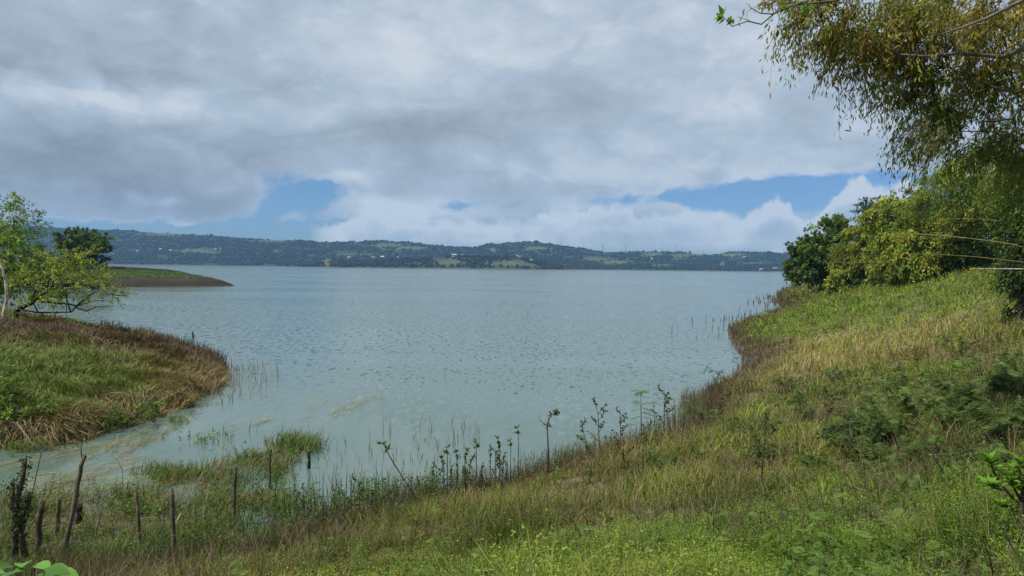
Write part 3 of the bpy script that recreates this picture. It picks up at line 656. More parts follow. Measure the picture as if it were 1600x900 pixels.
tree('sparse_tree', 'thin dark tree crown poking out above the yellow-green clump', 'tree', hit(1392, 443) + np.array((3, 22, 0)),
     [(1362, 318, 150, 18, 10), (1350, 330, 150, 14, 9), (1378, 330, 150, 20, 12)], r0=.25, n=150, k=14, ln=1.3, L=.45, W=.22, cols=(DARKG, DARKG * 1.5), sub=4)
tree('dark_palm', 'dark blue-green ragged tree top standing against the sky behind the slope', 'tree', ground_at(1432, 145),
     [(1417, 310, 145, 13, 12), (1440, 318, 145, 22, 16), (1408, 322, 145, 10, 8), (1450, 340, 145, 40, 22), (1500, 340, 145, 50, 36)], r0=.35, n=520, k=18, ln=2.0, L=.9, W=.2, cols=(BLUEG, DARKG), droop=.5, sub=6)
tree('giant_bamboo', 'tall arching bamboo with yellow-green plumes rising to the overhanging branches', 'bamboo', ground_at(1592, 74),
     [(1490, 305, 76, 60, 34), (1450, 320, 76, 34, 28), (1530, 270, 75, 60, 40), (1580, 250, 75, 60, 50), (1480, 275, 76, 34, 24), (1560, 320, 75, 60, 40), (1610, 330, 75, 40, 60), (1500, 345, 76, 60, 24)], r0=.2, n=2100, k=20, ln=1.5, L=.30, W=.085, cols=(BAMB, LEAFG, LEAFG * .8), droop=.85, bias=(-.45, -.1, .2), sub=18, leafdown=.35)
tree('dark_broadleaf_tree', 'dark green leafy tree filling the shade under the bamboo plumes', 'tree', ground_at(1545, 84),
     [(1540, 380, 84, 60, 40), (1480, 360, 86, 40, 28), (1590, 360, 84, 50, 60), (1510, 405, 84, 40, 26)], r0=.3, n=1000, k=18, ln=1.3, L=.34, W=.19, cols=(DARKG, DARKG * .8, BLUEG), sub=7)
tree('leafy_bush', 'bright green leafy bush behind the pale bamboo poles', 'bush', hit(1508, 424) + np.array((0, -1.5, 0)),
     [(1510, 392, 78, 20, 26), (1522, 405, 78, 24, 18)], r0=.08, n=260, k=14, ln=.7, L=.34, W=.2, cols=(np.array((.10, .2, .035)), LEAFG), sub=5)
p_ = ground_at(1598, 33)
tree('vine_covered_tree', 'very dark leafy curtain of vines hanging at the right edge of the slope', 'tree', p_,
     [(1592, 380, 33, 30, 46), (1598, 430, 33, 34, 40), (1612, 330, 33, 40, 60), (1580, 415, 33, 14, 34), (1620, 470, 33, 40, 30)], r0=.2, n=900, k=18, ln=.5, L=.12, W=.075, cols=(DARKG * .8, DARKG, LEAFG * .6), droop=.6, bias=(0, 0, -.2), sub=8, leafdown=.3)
for (u, v, ru, rv, lb, cl) in [(1345, 441, 24, 11, 'rounded dark bush at the foot of the yellow-green clump', (DARKG * 1.3, LEAFG * .7)), (1385, 440, 22, 10, 'low shadowed bush between the clump and the leaning trunk', (DARKG, LEAFG * .8)),
                               (1432, 428, 18, 14, 'light green bush left of the leaning trunk', (LEAFG * 1.2, YEL * .8)), (1302, 446, 7, 18, 'slim yellow-green shrub right of the shore tree trunk', (YEL, LEAFG)), (1480, 420, 22, 13, 'green bush right of the leaning trunk', (LEAFG, DARKG * 1.5)), (1410, 442, 14, 8, 'small ragged bush in front of the dark hollow under the trees', (LEAFG * .8, OLV))]:
    b_ = hit(u, v + rv * .8); tree('shrub', lb, 'shrub', b_, [(u, v, b_[1], ru, rv), (u + ru * .4, v - rv * .25, b_[1], ru * .7, rv * .9)], r0=.06, n=150, k=16, ln=.8 * b_[1] / 110, L=.4 * b_[1] / 110, W=.22 * b_[1] / 110, cols=cl, sub=5)

# overhanging tree at the upper right
tb_ = np.array((13.2, 15.0, 0.0)); tb_[2] = terrain(tb_[:1], tb_[1:2])[0]
ov = empty('overhanging_tree', tuple(tb_)); tag(ov, 'large tree hanging brown and olive foliage into the upper right corner', 'tree')
wood = MB(); wood.tube(crook(bez(tb_ - UPV * .4, tb_ + UPV * 4, tb_ + np.array((-.6, -.6, 9.5)), 8), .06), np.linspace(.5, .25, 8), (.12, .11, .09), 10); wood.build('trunk', MAT_BARK, ov, True, True)
limbs = MB(); anchors = []
for pts, Y, r_ in [([(1660, -40), (1600, 0), (1540, 22), (1500, 40), (1450, 60)], 11.5, .05), ([(1680, 70), (1600, 78), (1560, 88), (1500, 84), (1440, 92), (1400, 84)], 12, .065), ([(1690, 110), (1600, 150), (1560, 135), (1520, 122), (1480, 105)], 12.5, .045), ([(1680, 200), (1600, 172), (1580, 188), (1560, 196), (1530, 190)], 12.5, .045), ([(1700, -20), (1500, -30), (1380, -25), (1300, 5), (1240, 8)], 11.3, .05),
                   ([(1690, 270), (1600, 240), (1550, 215), (1500, 205)], 13, .04), ([(1640, -80), (1450, -60), (1330, -40)], 12.2, .05), ([(1700, 330), (1640, 290), (1580, 255), (1530, 240)], 13.5, .035)]:
    p_ = crook(pxpath(pts, Y), .05); limbs.tube(p_, np.linspace(r_ * .75, r_ * .2, len(p_)), (.11, .10, .08), 7); anchors.append(p_)
    fr = p_[0]; limbs.tube(crook(bez(tb_ + np.array((-.5, -.5, 6.5 + rng.random() * 3)), (fr + tb_ + UPV * 9) / 2, fr, 6), .05), np.linspace(.13, r_ * .75, 6), (.11, .10, .08), 7)
ELL = [(1280, 12, 11.3, 62, 30, 900), (1335, 45, 11.8, 60, 44, 1300), (1400, 20, 11.6, 80, 50, 1500), (1400, 90, 12, 46, 46, 1100), (1470, 60, 12, 80, 60, 1700), (1450, 135, 12.3, 50, 46, 1000), (1550, 40, 12, 80, 70, 1800), (1540, 140, 12.5, 70, 56, 1400), (1490, 185, 12.5, 44, 34, 700), (1600, 120, 12.6, 60, 80, 1300), (1600, 210, 13, 60, 50, 1000), (1540, 225, 13, 56, 32, 700), (1500, 12, 13, 140, 40, 1200), (1620, 280, 13.5, 50, 36, 500), (1235, 8, 11.2, 22, 12, 130)]
can = MB(); tw = MB()
for (u, v, Y, ru, rv, n_) in ELL:
    n_ = int(n_ * .085); Y += .7; c = at(u, v, Y); r_ = np.array((ru, ru * 1.1, rv)) * Y / FPX
    ns = max(5, n_ // 9); sc = c + rand_dirs(ns) * r_ * rng.uniform(.2, 1, (ns, 1))
    P = sc[rng.integers(0, ns, n_)] + rng.normal(size=(n_, 3)) * .085
    D = unit(np.array((-.55, -.15, .05)) + rng.normal(size=(n_, 3)) * .5)
    hi = np.clip((260 - v) / 260, 0, 1); cols = [OLV * (1.15 if v < 130 else .9), LEAFG * .9, LEAFG if v > 120 else RUST * .7 + OLV * .3, RUST * (.55 * hi) + LEAFG * (1 - .55 * hi), LEAFG * .9 if v > 60 else OLV, LEAFG * .9 if v > 90 else OLV * .9, LEAFG if v > 150 else OLV, RUST if u > 1480 and v < 150 else OLV]
    sprays(can, P, D, rng.uniform(.35, .75, n_), 18, .115, .032, cols, .75, .9, .5, leafdown=.7, twig=tw, twig_r=.0045)
    for q in sc[::2]:
        an = min(anchors, key=lambda a_: np.min(np.linalg.norm(a_ - q, axis=1))); a0 = an[np.argmin(np.linalg.norm(an - q, axis=1))]
        limbs.tube(crook(bez(a0, (a0 + q) / 2 + UPV * .1, q, 5), .03), np.linspace(.016, .005, 5), (.06, .05, .035), 4, False)
# drooping tips
for (u, v) in [(1432, 228), (1446, 240), (1440, 205), (1380, 150), (1355, 128), (1300, 72), (1468, 215), (1250, 42), (1420, 196), (1478, 232)]:
    P = np.tile(at(u, v - 14, 12.2), (14, 1)) + rng.normal(size=(14, 3)) * np.array((.10, .2, .10))
    sprays(can, P, unit(np.array((-.3, 0, -.3)) + rng.normal(size=(14, 3)) * .3), .42, 11, .10, .024, [OLV * 1.1, LEAFG * .8], .8, .9, .5, leafdown=.8, twig=tw, twig_r=.004)
limbs.build('branches', MAT_BARK, ov, True, True); tw.build('twigs', MAT_BARK, ov, False, True); can.build('crown', MAT_CANOPY, ov, False, True)
bt = MB()
for pts, r_ in [([(1262, 2), (1232, 14), (1210, 22), (1190, 36), (1165, 34), (1145, 38), (1132, 28)], .016), ([(1210, 22), (1190, 20), (1175, 14), (1165, 4)], .010), ([(1190, 20), (1196, 4), (1186, -6)], .008), ([(1210, 22), (1206, 10), (1222, 2)], .007), ([(1180, 36), (1160, 30), (1150, 26)], .006), ([(1222, 18), (1206, -4)], .008)]:
    p_ = crook(pxpath(pts, 10.6), .012); bt.tube(p_, np.linspace(r_, r_ * .35, len(p_)), (.16, .135, .10), 5)
bo = bt.build('bare_branch', MAT_BARK, ov, True, True)
for (u, v, n_, L_) in [(1130, 26, 9, .17), (1145, 28, 5, .12), (1225, 8, 7, .13), (1262, 12, 6, .14), (1250, 4, 5, .12)]:
    lf = MB(); P = np.tile(at(u, v, 10.6), (n_, 1)) + rng.normal(size=(n_, 3)) * .01; lf.leaves(P, unit(rng.normal(size=(n_, 3)) + np.array((-.4, -.3, .2))), unit(rng.normal(size=(n_, 3)) + UPV), L_, L_ * .42, np.tile(np.array((.16, .28, .04)), (n_, 1)))
    lf.build('leaf_cluster', MAT_LEAF, bo, False, True)

# cut and fallen bamboo poles
def pole(u0, v0, u1, v1, Y0_, Y1_, r_, label, c=(.155, .13, .06), sag=0.):
    a_, b_ = at(u0, v0, Y0_), at(u1, v1, Y1_); o = empty('bamboo_pole', tuple(a_)); tag(o, label, 'pole', 'pale bamboo poles on the slope')
    mid = (a_ + b_) / 2 + UPV * sag; mb = MB(); p = bez(a_, mid, b_, 22)
    rr_ = np.linspace(r_, r_ * .75, 22); rr_[1::3] *= 1.22
    cc = np.tile(np.array(c), (22, 1)); cc[1::3] *= .6; mb.tube(p, rr_, cc, 8); mb.build('culm', MAT_WOOD, o, True, True)
    fb_ = MB(); t_ = rng.uniform(.0, .6, 10); P = b_ + (a_ - b_) * (t_[:, None] * .3); sprays(fb_, P, unit(b_ - a_ + rng.normal(size=(10, 3)) * np.linalg.norm(b_ - a_) * .3), .3, 8, .12, .025, [BAMB, YEL], .5); fb_.build('leaves', MAT_LEAF, o, False, True)
pole(1600, 386, 1400, 364, 30, 36, .012, 'upper of the long horizontal bamboo poles above the slope, half hidden in leaves', sag=.25)
pole(1590, 383, 1395, 365.5, 27, 33, .019, 'brightest long horizontal bamboo pole in the middle of the three', sag=.2)
pole(1600, 410, 1400, 397, 27, 33, .014, 'lowest of the three long horizontal bamboo poles', sag=.2)
pole(1565, 345, 1470, 343, 30, 34, .013, 'short bamboo pole nearly level with the shaded tree, highest of all', sag=.1)
pole(1600, 420.5, 1521, 420, 26, 27, .03, 'greyish straight pole sticking out from the vine curtain', (.24, .225, .185))
h_ = hit(1494, 508); pole(1494, 509, 1566, 424, h_[1], h_[1] - 4, .035, 'bamboo pole propped diagonally from the grass towards the vines', (.42, .36, .16))
h_ = hit(1540, 502); pole(1612, 480, 1530, 504, h_[1] - 2, h_[1], .05, 'grey fallen pole lying in the grass at the right edge', (.34, .32, .27))
h_ = hit(1585, 517); pole(1620, 508, 1575, 520, h_[1] - 1, h_[1], .04, 'shorter grey fallen stick below the other at the right edge', (.30, .27, .22))
def cane(u0, v0, u1, v1, Y, label):
    a_, b_ = at(u0, v0, Y), at(u1, v1, Y); o = empty('bamboo_culm', tuple(a_)); tag(o, label, 'bamboo stem'); mb = MB(); mb.tube(bez(a_, (a_ + b_) / 2, b_, 10), np.linspace(.05, .04, 10), (.30, .27, .15), 7); mb.build('stem', MAT_WOOD, o, True, True)
cane(1592, 346, 1578, 285, 66, 'steep pale bamboo stem glimpsed through the foliage at the right')
cane(1610, 322, 1582, 292, 66, 'second bamboo stem slanting right of the steep one')

# ------------------------------------------------------------------ fence posts and stakes at the marsh
def post(name, label, pts, r_, c, Y=None, group='old wooden fence posts in the marsh', cat='fence post', jag=True, knots=0):
    u0, v0 = pts[0]; base = on_z(u0, v0, max(float(terrain(*on_z(u0, v0)[:2].reshape(2, 1))[0]), 0.0)) if Y is None else at(u0, v0, Y)
    o = empty(name, tuple(base)); tag(o, label, cat, group)
    p_ = np.array([at(u, v, base[1]) for u, v in pts]); p_[0, 2] -= .5
    dense = np.array([np.interp(np.linspace(0, 1, 10), np.linspace(0, 1, len(p_)), p_[:, k_]) for k_ in range(3)]).T
    mb = MB(); mb.tube(crook(dense, r_ * .16), r_ * rng.uniform(.88, 1.12, 10) * np.linspace(1.1, .88, 10), np.array(c) * rng.uniform(.75, 1.3, (10, 1)), 9)
    mb.build('shaft', MAT_WOOD, o, True, True)
    if jag:   # broken, weathered top
        mb = MB(); t_ = dense[-1]; n_ = 7
        for k_ in range(n_):
            a_ = k_ / n_ * 6.283; q = t_ + np.array((math.cos(a_), math.sin(a_), 0)) * r_ * .55; mb.tube([q - UPV * .03, q + UPV * rng.uniform(.01, .07)], [r_ * .4, r_ * .12], np.array(c) * 1.25, 5)
        mb.build('split_top', MAT_WOOD, o, False, True)
    return o
WC = (.075, .058, .042)
post('fence_post', 'thick dark post right of the vine-covered stump, lowest at the left', [(56, 874), (60, 830), (66, 786)], .062, WC)
post('fence_post', 'mossy short post between the thick dark post and the long leaning one', [(87, 838), (90, 808), (93, 780)], .05, (.085, .08, .035))
post('fence_post', 'long crooked post leaning right with its top above the water', [(92, 864), (108, 825), (118, 780), (124, 745), (132, 713)], .05, (.10, .078, .055))
post('fence_post', 'short black stump directly behind the long leaning post', [(119, 822), (123, 805), (124, 789)], .075, (.03, .025, .02))
post('fence_post', 'straight thin post with green grass tufts behind it, left of the twin post', [(220, 878), (217, 825), (212, 766)], .042, (.10, .08, .055))
post('fence_post', 'straight thin post beside a pale broken branch', [(273, 884), (271, 825), (268, 765)], .042, (.095, .076, .055))
post('fence_post', 'straight post at the edge of the open water patch, behind an arched reed mat', [(365, 822), (366, 780), (368, 732)], .042, (.08, .062, .045))
post('fence_post', 'farther thin post standing in green reeds with a dark reflection', [(422, 766), (422, 735), (423, 704)], .03, (.06, .048, .036))
post('fence_post', 'short black stub in open water at the end of the fence line', [(482, 732), (483, 720), (482, 708)], .042, (.025, .02, .018))
st = on_z(302, 528); post('lake_stump', 'tiny black stump alone in the lake beyond the left spit', [(302, 528), (302, 524), (301, 519)], .07, (.02, .018, .016), group=None, cat='stump')
br = post('broken_branch', 'pale broken branch stub leaning against the second thin post', [(268, 828), (275, 818), (283, 804)], .035, (.34, .25, .15), Y=17.2, group=None, cat='branch')
for u, v0, v1, lb in [(1114, 502, 497, 'first tiny stake in the water left of the right bank, farthest out'), (1131, 503, 494, 'second tiny stake in the water left of the right bank'), (1144, 505, 493, 'third small stake, bent, in the water off the right bank'), (1163, 506, 489, 'tallest dark stake in the water beside the right bank')]:
    post('stake', lb, [(u, v0), (u, (v0 + v1) / 2), (u + 1, v1)], .05, (.05, .042, .035), group='stakes off the right bank', cat='stake', jag=False)
# vine covered stump
vb = on_z(28, 880, .1); vo = empty('vine_covered_stump', tuple(vb)); tag(vo, 'twisted forked stump wrapped in dark small-leaved vine at the bottom left', 'stump')
mb = MB(); fol = MB()
for pts, r_ in [([(24, 884), (22, 850), (20, 820), (26, 780), (34, 745), (40, 716)], .07), ([(40, 870), (34, 840), (26, 815), (18, 790), (20, 750)], .06), ([(22, 850), (30, 820), (38, 800), (44, 776)], .05)]:
    p_ = crook(pxpath(pts, vb[1]), .02); mb.tube(p_, np.linspace(r_, r_ * .5, len(p_)), (.06, .05, .035), 8)
    dn_ = np.array([np.interp(np.linspace(0, 1, 60), np.linspace(0, 1, len(p_)), p_[:, k_]) for k_ in range(3)]).T; P = np.repeat(dn_[10:], 10, 0) + rng.normal(size=(50 * 10, 3)) * .05
    fol.leaves(P, rand_dirs(len(P)), unit(rng.normal(size=(len(P), 3)) + UPV * .5), rng.uniform(.04, .08, len(P)), .035, np.array((.04, .06, .02)) * rng.uniform(.5, 1.5, (len(P), 1)))
mb.build('stem', MAT_WOOD, vo, True, True); fol.build('vine_leaves', MAT_LEAF, vo, False, True)
def stick(label, pts, r_, c, Y, name='dead_stick', cat='stick', dY=0.0):
    p_ = np.array([at(u, v, Y + dY * i_ / (len(pts) - 1)) for i_, (u, v) in enumerate(pts)]); o = empty(name, tuple(p_[0])); tag(o, label, cat); mb = MB(); p_ = crook(p_, .01); mb.tube(p_, np.linspace(r_, r_ * .4, len(p_)), c, 5); mb.build('stem', MAT_WOOD, o, True, True); return o
stick('thin dark dead stem slanting from the stump up past the long leaning post', [(26, 880), (46, 790), (66, 706), (98, 676)], .018, (.10, .085, .06), 16.5)
stick('pale forked stick crossing the slanting dark stem at the left', [(68, 703), (50, 690), (26, 660)], .014, (.30, .25, .18), 16.6)
stick('thin straight dry stalk leaning beside the thick dark post', [(28, 850), (60, 805), (90, 745)], .014, (.12, .10, .075), 16.2)
stick('curved dead stem arching over the water in front of the reed mats', [(150, 790), (170, 770), (192, 752), (192, 735), (182, 718), (170, 710)], .012, (.10, .075, .05), 18.5)
stick('black twig rising from the reed tangle above the long leaning post', [(128, 715), (125, 700), (130, 680)], .018, (.035, .03, .025), 21)
stick('dead brown stem between the long leaning post and the first thin post', [(140, 880), (150, 830), (160, 785), (170, 772)], .014, (.12, .095, .06), 15.6)
stick('long tan dead branch lying diagonally in the front of the bank', [(862, 902), (905, 862), (955, 822)], .014, (.28, .22, .14), 9.3, dY=.5)
stick('dark bare stem rising at an angle at the lower right of the bank', [(1278, 904), (1252, 850), (1215, 790), (1200, 770)], .015, (.05, .04, .03), 8.2, dY=1.0)
stick('dark bare twig leaning left in front of the feathery shrubs', [(1482, 748), (1462, 722), (1452, 696)], .012, (.045, .035, .03), 9.5)
# ------------------------------------------------------------------ shrubs, weeds and plants of the bank
def fronds(mb, P, D, L, c, pairs=9, pl=.30, pw=.06, droop=.25, jit=.2):
    """feathery compound leaves: rachis direction D, leaflets in pairs"""
    n = len(P); D = unit(D); L = np.broadcast_to(L, (n,))
    S = unit(np.cross(D, UPV + rng.normal(size=(n, 3)) * .35)); N = np.cross(S, D)
    t = (np.arange(pairs) + 1.0) / (pairs + .3)
    pos = P[:, None] + D[:, None] * (L[:, None] * t)[:, :, None] + DOWN * (droop * L[:, None] * t ** 2)[:, :, None]
    taper = np.sin(np.pi * (t * .82 + .12)) 
    cc = c * rng.uniform(1 - jit, 1 + jit, (n, 1))
    for sgn in (-1, 1):
        ld = unit(D[:, None] * .55 + sgn * S[:, None] + DOWN * .15)
        ld = np.broadcast_to(ld, pos.shape); nn = np.broadcast_to(N[:, None], pos.shape)
        ll = (L[:, None] * pl * taper).ravel()
        mb.leaves(pos.reshape(-1, 3), ld.reshape(-1, 3), nn.reshape(-1, 3), ll, (L[:, None] * pw * np.ones_like(t)).ravel(), np.repeat(cc, pairs, 0), .1)
    tt = [0, .5, 1.0]
    v = np.stack([P + D * (L * q)[:, None] + DOWN * (droop * L * q * q)[:, None] + S * .003 * s_ for q in tt for s_ in (-1, 1)], 1)
    b = np.arange(n)[:, None] * 6
    mb.add(v.reshape(-1, 3), np.repeat(c * .7, 6, 0), np.concatenate([b + np.array([[0, 1, 3, 2]]), b + np.array([[2, 3, 5, 4]])]))
FERN = np.array((.12, .18, .05)); FERNL = np.array((.10, .17, .035))
def mimosa(u, v, w, h, label, c=FERN, stems=9, dens=14, L=.18):
    dens = int(dens * 2.0)
    b_ = hit(u, v); s_ = b_[1] / FPX; W, H = w * s_ / 2, h * s_ * .8
    o = empty('feathery_shrub', tuple(b_)); tag(o, label, 'shrub', 'feathery shrubs on the bank')
    st, fo_ = MB(), MB()
    for i in range(stems):
        a_ = rng.uniform(0, 6.283); r_ = rng.uniform(.35, 1.0); end = b_ + np.array((math.cos(a_) * W * r_, math.sin(a_) * W * r_ * .9, H * rng.uniform(.55, 1.05) * (1.1 - .45 * r_)))
        gz = float(terrain(end[:1], end[1:2])[0]); end[2] = max(end[2], gz + .3 * H * rng.uniform(.5, 1))
        p_ = crook(bez(b_ + np.array((rng.normal() * .08, rng.normal() * .08, -.05)), (b_ + end) / 2 + UPV * H * .35, end, 10), .02)
        st.tube(p_, np.linspace(.016, .005, 10), (.06, .05, .03), 5)
        q = rng.uniform(2.5, 9, dens); i0 = q.astype(int); f_ = (q - i0)[:, None]; P = p_[i0] * (1 - f_) + p_[np.minimum(i0 + 1, 9)] * f_
        D = unit(np.array((math.cos(a_), math.sin(a_), .1)) * .5 + rng.normal(size=(dens, 3)) * np.array((.8, .8, .28)))
        fronds(fo_, P, D, rng.uniform(.6, 1.2, dens) * L, np.tile(c, (dens, 1)) * rng.uniform(.75, 1.3), 8, .36, .085, .25)
    st.build('stem', MAT_BARK, o, True, True); fo_.build('foliage', MAT_LEAF, o, False, True)
for a_ in [(1420, 612, 130, 50, 'spreading feathery shrub along the upper edge of the thicket', FERN * .8, 11, 15), (1590, 590, 120, 60, 'feathery shrub cut by the right edge just under the fallen poles', FERN * .75, 11, 15), (1500, 640, 140, 70, 'deep green feathery shrub filling the upper middle of the thicket', FERN * .75, 12, 16), (1380, 735, 110, 50, 'low feathery shrub in front of the darkest one', FERN * .8, 9, 13), (1530, 740, 120, 56, 'low feathery shrub left of the bright sapling', FERN * .7, 10, 14), (1105, 668, 90, 50, 'thin feathery shrub just inland of the shore notch', FERNL * .8, 7, 10), (1235, 615, 90, 46, 'thin feathery shrub below the left end of the dry grass', FERNL * .8, 8, 10), (1205, 725, 100, 56, 'sprawling feathery shrub on the brown turf left of the thicket', FERNL * .75, 8, 11), (1040, 735, 80, 44, 'small feathery shrub on the turf below the shoreline cluster', FERNL * .8, 7, 9), (1275, 735, 80, 46, 'small feathery shrub below the left end of the thicket', FERNL * .75, 7, 10), (860, 820, 100, 36, 'pale low feathery shrub beside the long tan dead branch', FERNL, 8, 12), (1300, 600, 110, 45, 'flat-topped feathery shrub at the left foot of the dry grass', FERN, 9, 16), (1385, 690, 160, 100, 'broad feathery shrub right of the darkest one in the thicket', FERN * .9, 14, 22), (1520, 660, 170, 110, 'layered feathery shrub right of the middle of the thicket', FERN, 14, 22), (1600, 650, 140, 110, 'dense feathery shrub half out of the view at the right edge', FERN * .85, 13, 20), (1430, 660, 150, 90, 'layered feathery shrub behind the middle of the thicket', FERN * 1.1, 13, 20), (1345, 715, 130, 120, 'darkest feathery shrub, with a broadleaf dark core, left end of the shrub thicket', FERN * .8, 12, 16), (1400, 640, 150, 90, 'feathery shrub at the top of the thicket below the dry grass patch', FERN, 12, 15), (1475, 690, 150, 110, 'wide feathery shrub in the middle of the thicket', FERN * .95, 13, 16),
           (1565, 700, 150, 130, 'dark feathery shrub at the right edge behind the bright sapling', FERN * .85, 13, 16), (1545, 615, 140, 100, 'feathery shrub under the grey fallen poles at the right edge', FERN * 1.1, 12, 15), (1265, 660, 110, 70, 'low loose feathery shrub left of the thicket', FERNL * .8, 8, 12),
           (1330, 625, 80, 50, 'small feathery shrub with flat top just under the dry grass', FERN, 8, 12), (1425, 575, 90, 50, 'reddish-stemmed thin shrub on the grass above the thicket', OLV * .8, 7, 10), (1500, 560, 120, 60, 'loose green shrub beside the foot of the propped pole', FERNL * .7, 9, 12), (1160, 690, 90, 60, 'pale feathery shrub on the bank above the notch in the shore', FERNL * .9, 8, 11), (1440, 720, 90, 60, 'low feathery shrub at the lower edge of the thicket', FERNL * .7, 8, 12)]:
    mimosa(*a_)
# broadleaf core of the darkest shrub
b_ = hit(1335, 705); tree('dark_bush', 'small bush of dark blue-green broad leaves inside the left end of the thicket', 'bush', b_, [(1335, 675, b_[1], 28, 26), (1360, 690, b_[1], 26, 18)], r0=.03, n=130, k=12, ln=.25, L=.10, W=.055, cols=(BLUEG * .8, DARKG * .8), sub=5)
b_ = hit(1465, 600); tree('bright_bush', 'patch of bright green broad leaves among the feathery shrubs', 'bush', b_, [(1490, 585, b_[1], 24, 14), (1460, 603, b_[1], 20, 10)], r0=.02, n=90, k=12, ln=.25, L=.10, W=.06, cols=(np.array((.09, .2, .03)), LEAFG), sub=5)

# flat light fern-like seedlings scattered over the turf: nobody could count them
fm = MB(); N_ = 1500
az_ = np.radians(rng.uniform(-32, 44, N_)); r_ = np.exp(rng.uniform(math.log(5.5), math.log(60), N_)); X, Yy = r_ * np.sin(az_), r_ * np.cos(az_)
h_, dm, ds, dp = terrain(X, Yy, True); g_, dry_, sh_, lu_ = zones(X, Yy, dm, ds, dp)
k_ = (dm > 1.2) & (fbm(X * .5 + 3, Yy * .5, 3) > -.05) & (rng.random(N_) > dry_)
P = np.stack([X, Yy, h_ + rng.uniform(.12, .38, N_)], 1)[k_]; P = np.repeat(P, 4, 0) + rng.normal(size=(len(P) * 4, 3)) * np.array((.03, .03, .05))
fronds(fm, P, rng.normal(size=(len(P), 3)) * np.array((1, 1, .25)), rng.uniform(.07, .15, len(P)) * (1 + np.linalg.norm(P, axis=1) / 60), np.tile(FERNL, (len(P), 1)) * rng.uniform(.7, 1.4, (len(P), 1)), 7, .36, .11)
o = fm.build('fern_undergrowth', MAT_LEAF); tag(o, 'light green feathery seedlings spread through the turf of the bank', kind='stuff')

# sapling at the right edge
sb = hit(1598, 905); Ys = 6.2; sp = np.array(at(1597, 900, Ys)); sp[2] = float(terrain(sp[:1], sp[1:2])[0])
o = empty('leafy_sapling', tuple(sp)); tag(o, 'young tree with bright glossy leaves in whorls at the lower right edge', 'sapling')
mb = MB(); lf = MB()
main = np.concatenate([[sp - UPV * .1], pxpath([(1598, 870), (1597, 830), (1596, 790), (1600, 760), (1612, 735)], Ys)]); mb.tube(main, np.linspace(.028, .014, len(main)), (.05, .04, .028), 8)
brs = [[(1596, 792), (1580, 775), (1562, 755), (1552, 735), (1547, 718)], [(1597, 785), (1585, 764), (1578, 745)], [(1600, 762), (1592, 745), (1596, 722)], [(1597, 800), (1580, 796), (1562, 790)], [(1598, 850), (1585, 845), (1570, 838)], [(1600, 770), (1614, 750)], [(1572, 766), (1558, 764), (1545, 758)]]
for pts in brs:
    p_ = pxpath(pts, Ys + rng.normal() * .05); mb.tube(p_, np.linspace(.013, .006, len(p_)), (.06, .055, .03), 6)
    for q, n_ in ((p_[-1], 9), (p_[-1] * .7 + p_[-2] * .3, 7), ((p_[-1] + p_[-2]) / 2, 6), (p_[-2], 6)):
        a_ = rng.uniform(0, 6.28) + np.arange(n_) * 2.4; D = np.stack([np.cos(a_), np.sin(a_), rng.uniform(.2, 1.2, n_)], 1)
        L_ = rng.uniform(.07, .125, n_); lf.leaves(np.tile(q, (n_, 1)), D, np.tile(UPV, (n_, 1)) + rng.normal(size=(n_, 3)) * .3, L_, L_ * .40, np.array((.13, .27, .032)) * rng.uniform(.65, 1.3, (n_, 1)), .18)
mb.build('trunk', MAT_BARK, o, True, True); lf.build('crown', MAT_LEAF, o, False, True)
MAT_GLOSSY = leaf_mat('glossy_leaf_material', 0.15, 0.3); MAT_GLOSSY.node_tree.nodes['Principled BSDF'].inputs['Specular IOR Level'].default_value = .25
# broad leaved plant, bottom left corner
bp_ = at(45, 925, 9.5); gz = float(terrain(bp_[:1], bp_[1:2])[0]); o = empty('broadleaf_plant', (bp_[0], bp_[1], gz)); tag(o, 'large glossy-leaved plant cropped by the bottom left corner', 'plant')
mb, lf = MB(), MB()
for (u, v, L_, ang_) in [(8, 895, .36, 170), (22, 885, .34, 120), (38, 880, .36, 70), (55, 882, .34, 40), (72, 888, .36, 15), (90, 893, .30, 0), (30, 895, .38, 200), (60, 897, .4, 330), (14, 905, .36, 220), (45, 905, .4, 280), (80, 902, .34, 350), (50, 890, .3, 95), (-8, 890, .34, 150), (100, 903, .28, 10)]:
    q = at(u, v, 9.5 + rng.normal() * .2); a_ = R(ang_); d_ = np.array((math.cos(a_), -.5 * abs(math.sin(a_)) - .2, .35 * math.sin(a_)))
    mb.tube(bez(np.array((bp_[0], bp_[1], gz - .02)), (np.array((bp_[0], bp_[1], gz)) + q) / 2 + UPV * .15, q, 6), .008, (.08, .14, .03), 5)
    S_ = unit(np.cross(d_, UPV + rng.normal(size=3) * .2)); D_ = unit(d_); N_l = np.cross(S_, D_)
    ts = np.array([0, .2, .45, .7, .88, 1.0]); ws = np.array([.02, .34, .44, .34, .17, .0]) * L_ * .62
    ctr = q + D_ * (ts * L_)[:, None] - N_l * (.22 * L_ * ts ** 2)[:, None]; V = np.concatenate([ctr + S_ * ws[:, None] + N_l * (ws * .25)[:, None], ctr, ctr - S_ * ws[:, None] + N_l * (ws * .25)[:, None]])
    F = [(i_, i_ + 1, i_ + 7, i_ + 6) for i_ in range(5)] + [(i_ + 6, i_ + 7, i_ + 13, i_ + 12) for i_ in range(5)]
    lf.add(V, np.array((.075, .18, .025)) * rng.uniform(.6, 1.4), F)
mb.build('stem', MAT_BARK, o, True, True); lf.build('leaves', MAT_GLOSSY, o, True, True)

